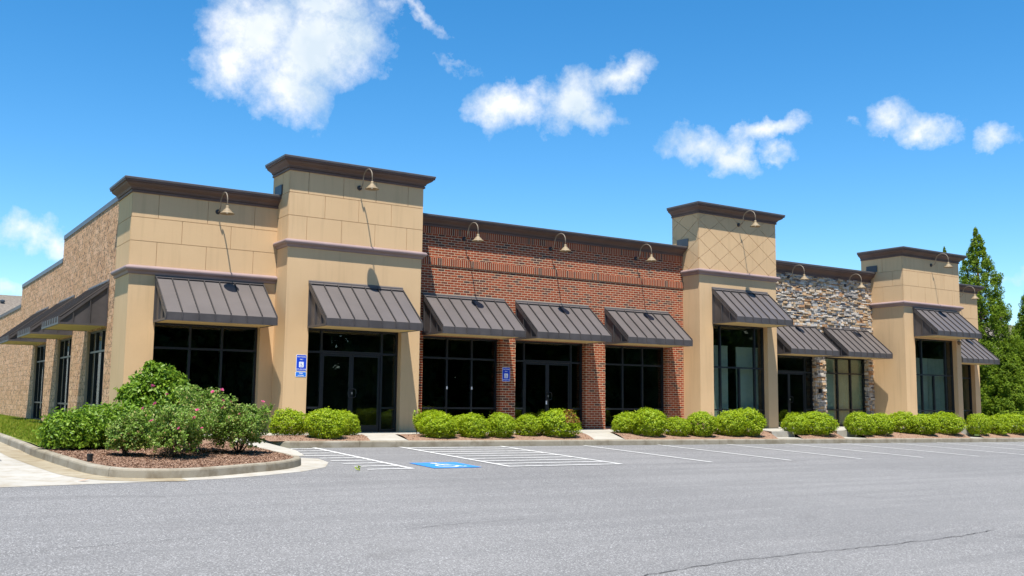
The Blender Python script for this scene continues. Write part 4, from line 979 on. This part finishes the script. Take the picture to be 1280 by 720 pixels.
n1 = t.add('ShaderNodeTexNoise', inp={'Vector': tc, 'Scale': 26.0, 'Detail': 7.0, 'Roughness': .6})
sub = t.add('ShaderNodeVectorMath', operation='SUBTRACT', inp={0: n1.outputs['Color'], 1: (.5, .5, .5)})
scl = t.add('ShaderNodeVectorMath', operation='SCALE', inp={0: sub.outputs[0], 'Scale': .055})
wv = t.add('ShaderNodeVectorMath', operation='ADD', inp={0: tc, 1: scl.outputs[0]}).outputs[0]
BL = [(325, 40, 72, 50, 0, .9), (400, 55, 84, 56, 10, 1), (355, 105, 58, 46, -30, .85), (290, 75, 46, 44, 0, .8), (440, 45, 52, 46, 0, .8), (395, 5, 70, 30, 0, .9), (520, 12, 50, 13, -35, .55), (550, 33, 32, 9, -30, .4), (568, 78, 34, 9, -20, .42), (480, 5, 40, 14, 0, .5),
      (635, 132, 52, 30, 5, .85), (720, 122, 52, 32, 35, .9), (775, 95, 46, 22, 12, .8), (740, 145, 42, 20, -15, .75), (680, 118, 40, 20, 15, .65),
      (870, 180, 58, 24, -12, .75), (910, 195, 44, 24, -20, .85), (955, 162, 54, 16, 12, .75), (972, 188, 22, 14, -20, .55),
      (1112, 146, 36, 20, 10, .66), (1158, 158, 40, 22, -10, .72), (1249, 172, 24, 20, 0, .66), (1057, 160, 10, 9, 0, .4), (35, 290, 36, 22, 0, .62), (62, 302, 36, 22, -20, .7), (1265, 345, 90, 14, 8, .36), (5, 368, 40, 12, 0, .5)]
acc = None
for px_, py_, rx, ry, rot, amp in BL:
    d = sky_dir(px_, py_); rgt = d.cross(Vector((0, 0, 1))).normalized(); upv = rgt.cross(d)
    a = math.radians(rot); R2 = rgt*math.cos(a)+upv*math.sin(a); U2 = -rgt*math.sin(a)+upv*math.cos(a)
    mt = Matrix((R2, d, U2)).transposed(); eu = mt.to_euler()
    mp = t.add('ShaderNodeMapping', vector_type='TEXTURE', inp={'Vector': wv, 'Location': d, 'Rotation': eu, 'Scale': (rx/F_PX*1.28, 1.0, ry/F_PX*1.28)})
    gr = t.add('ShaderNodeTexGradient', gradient_type='SPHERICAL', inp={0: mp.outputs[0]})
    v = t.math('MULTIPLY', t.math('POWER', gr.outputs['Fac'], .7), amp)
    acc = v if acc is None else t.math('MAXIMUM', acc, v)
n2 = t.add('ShaderNodeTexNoise', inp={'Vector': tc, 'Scale': 42.0, 'Detail': 11.0, 'Roughness': .68})
n3 = t.add('ShaderNodeTexNoise', inp={'Vector': tc, 'Scale': 13.0, 'Detail': 4.0, 'Roughness': .5})
den = t.math('ADD', acc, t.math('MULTIPLY', t.math('SUBTRACT', n2.outputs['Fac'], .5), .75))
den = t.math('MULTIPLY', t.ramp(den, [(.19, 0.), (.38, .26), (.78, 1.)]), t.math('MULTIPLY', t.ramp(acc, [(.02, 0.), (.2, 1.)]), .97))
ccol = t.ramp(n3.outputs['Fac'], [(.36, (.66, .76, .85)), (.56, (.98, .985, 1.0))])
cbg = t.add('ShaderNodeBackground', inp={0: ccol, 1: .58})
mx = t.add('ShaderNodeMixShader', inp={0: den, 1: bg.outputs[0], 2: cbg.outputs[0]}); t.l.new(mx.outputs[0], out.inputs[0])
SC.view_settings.view_transform = 'Standard'; SC.view_settings.look = 'None'; SC.view_settings.gamma = 1; SC.view_settings.exposure = 1.0
SC.cycles.max_bounces = 8; SC.cycles.transparent_max_bounces = 16
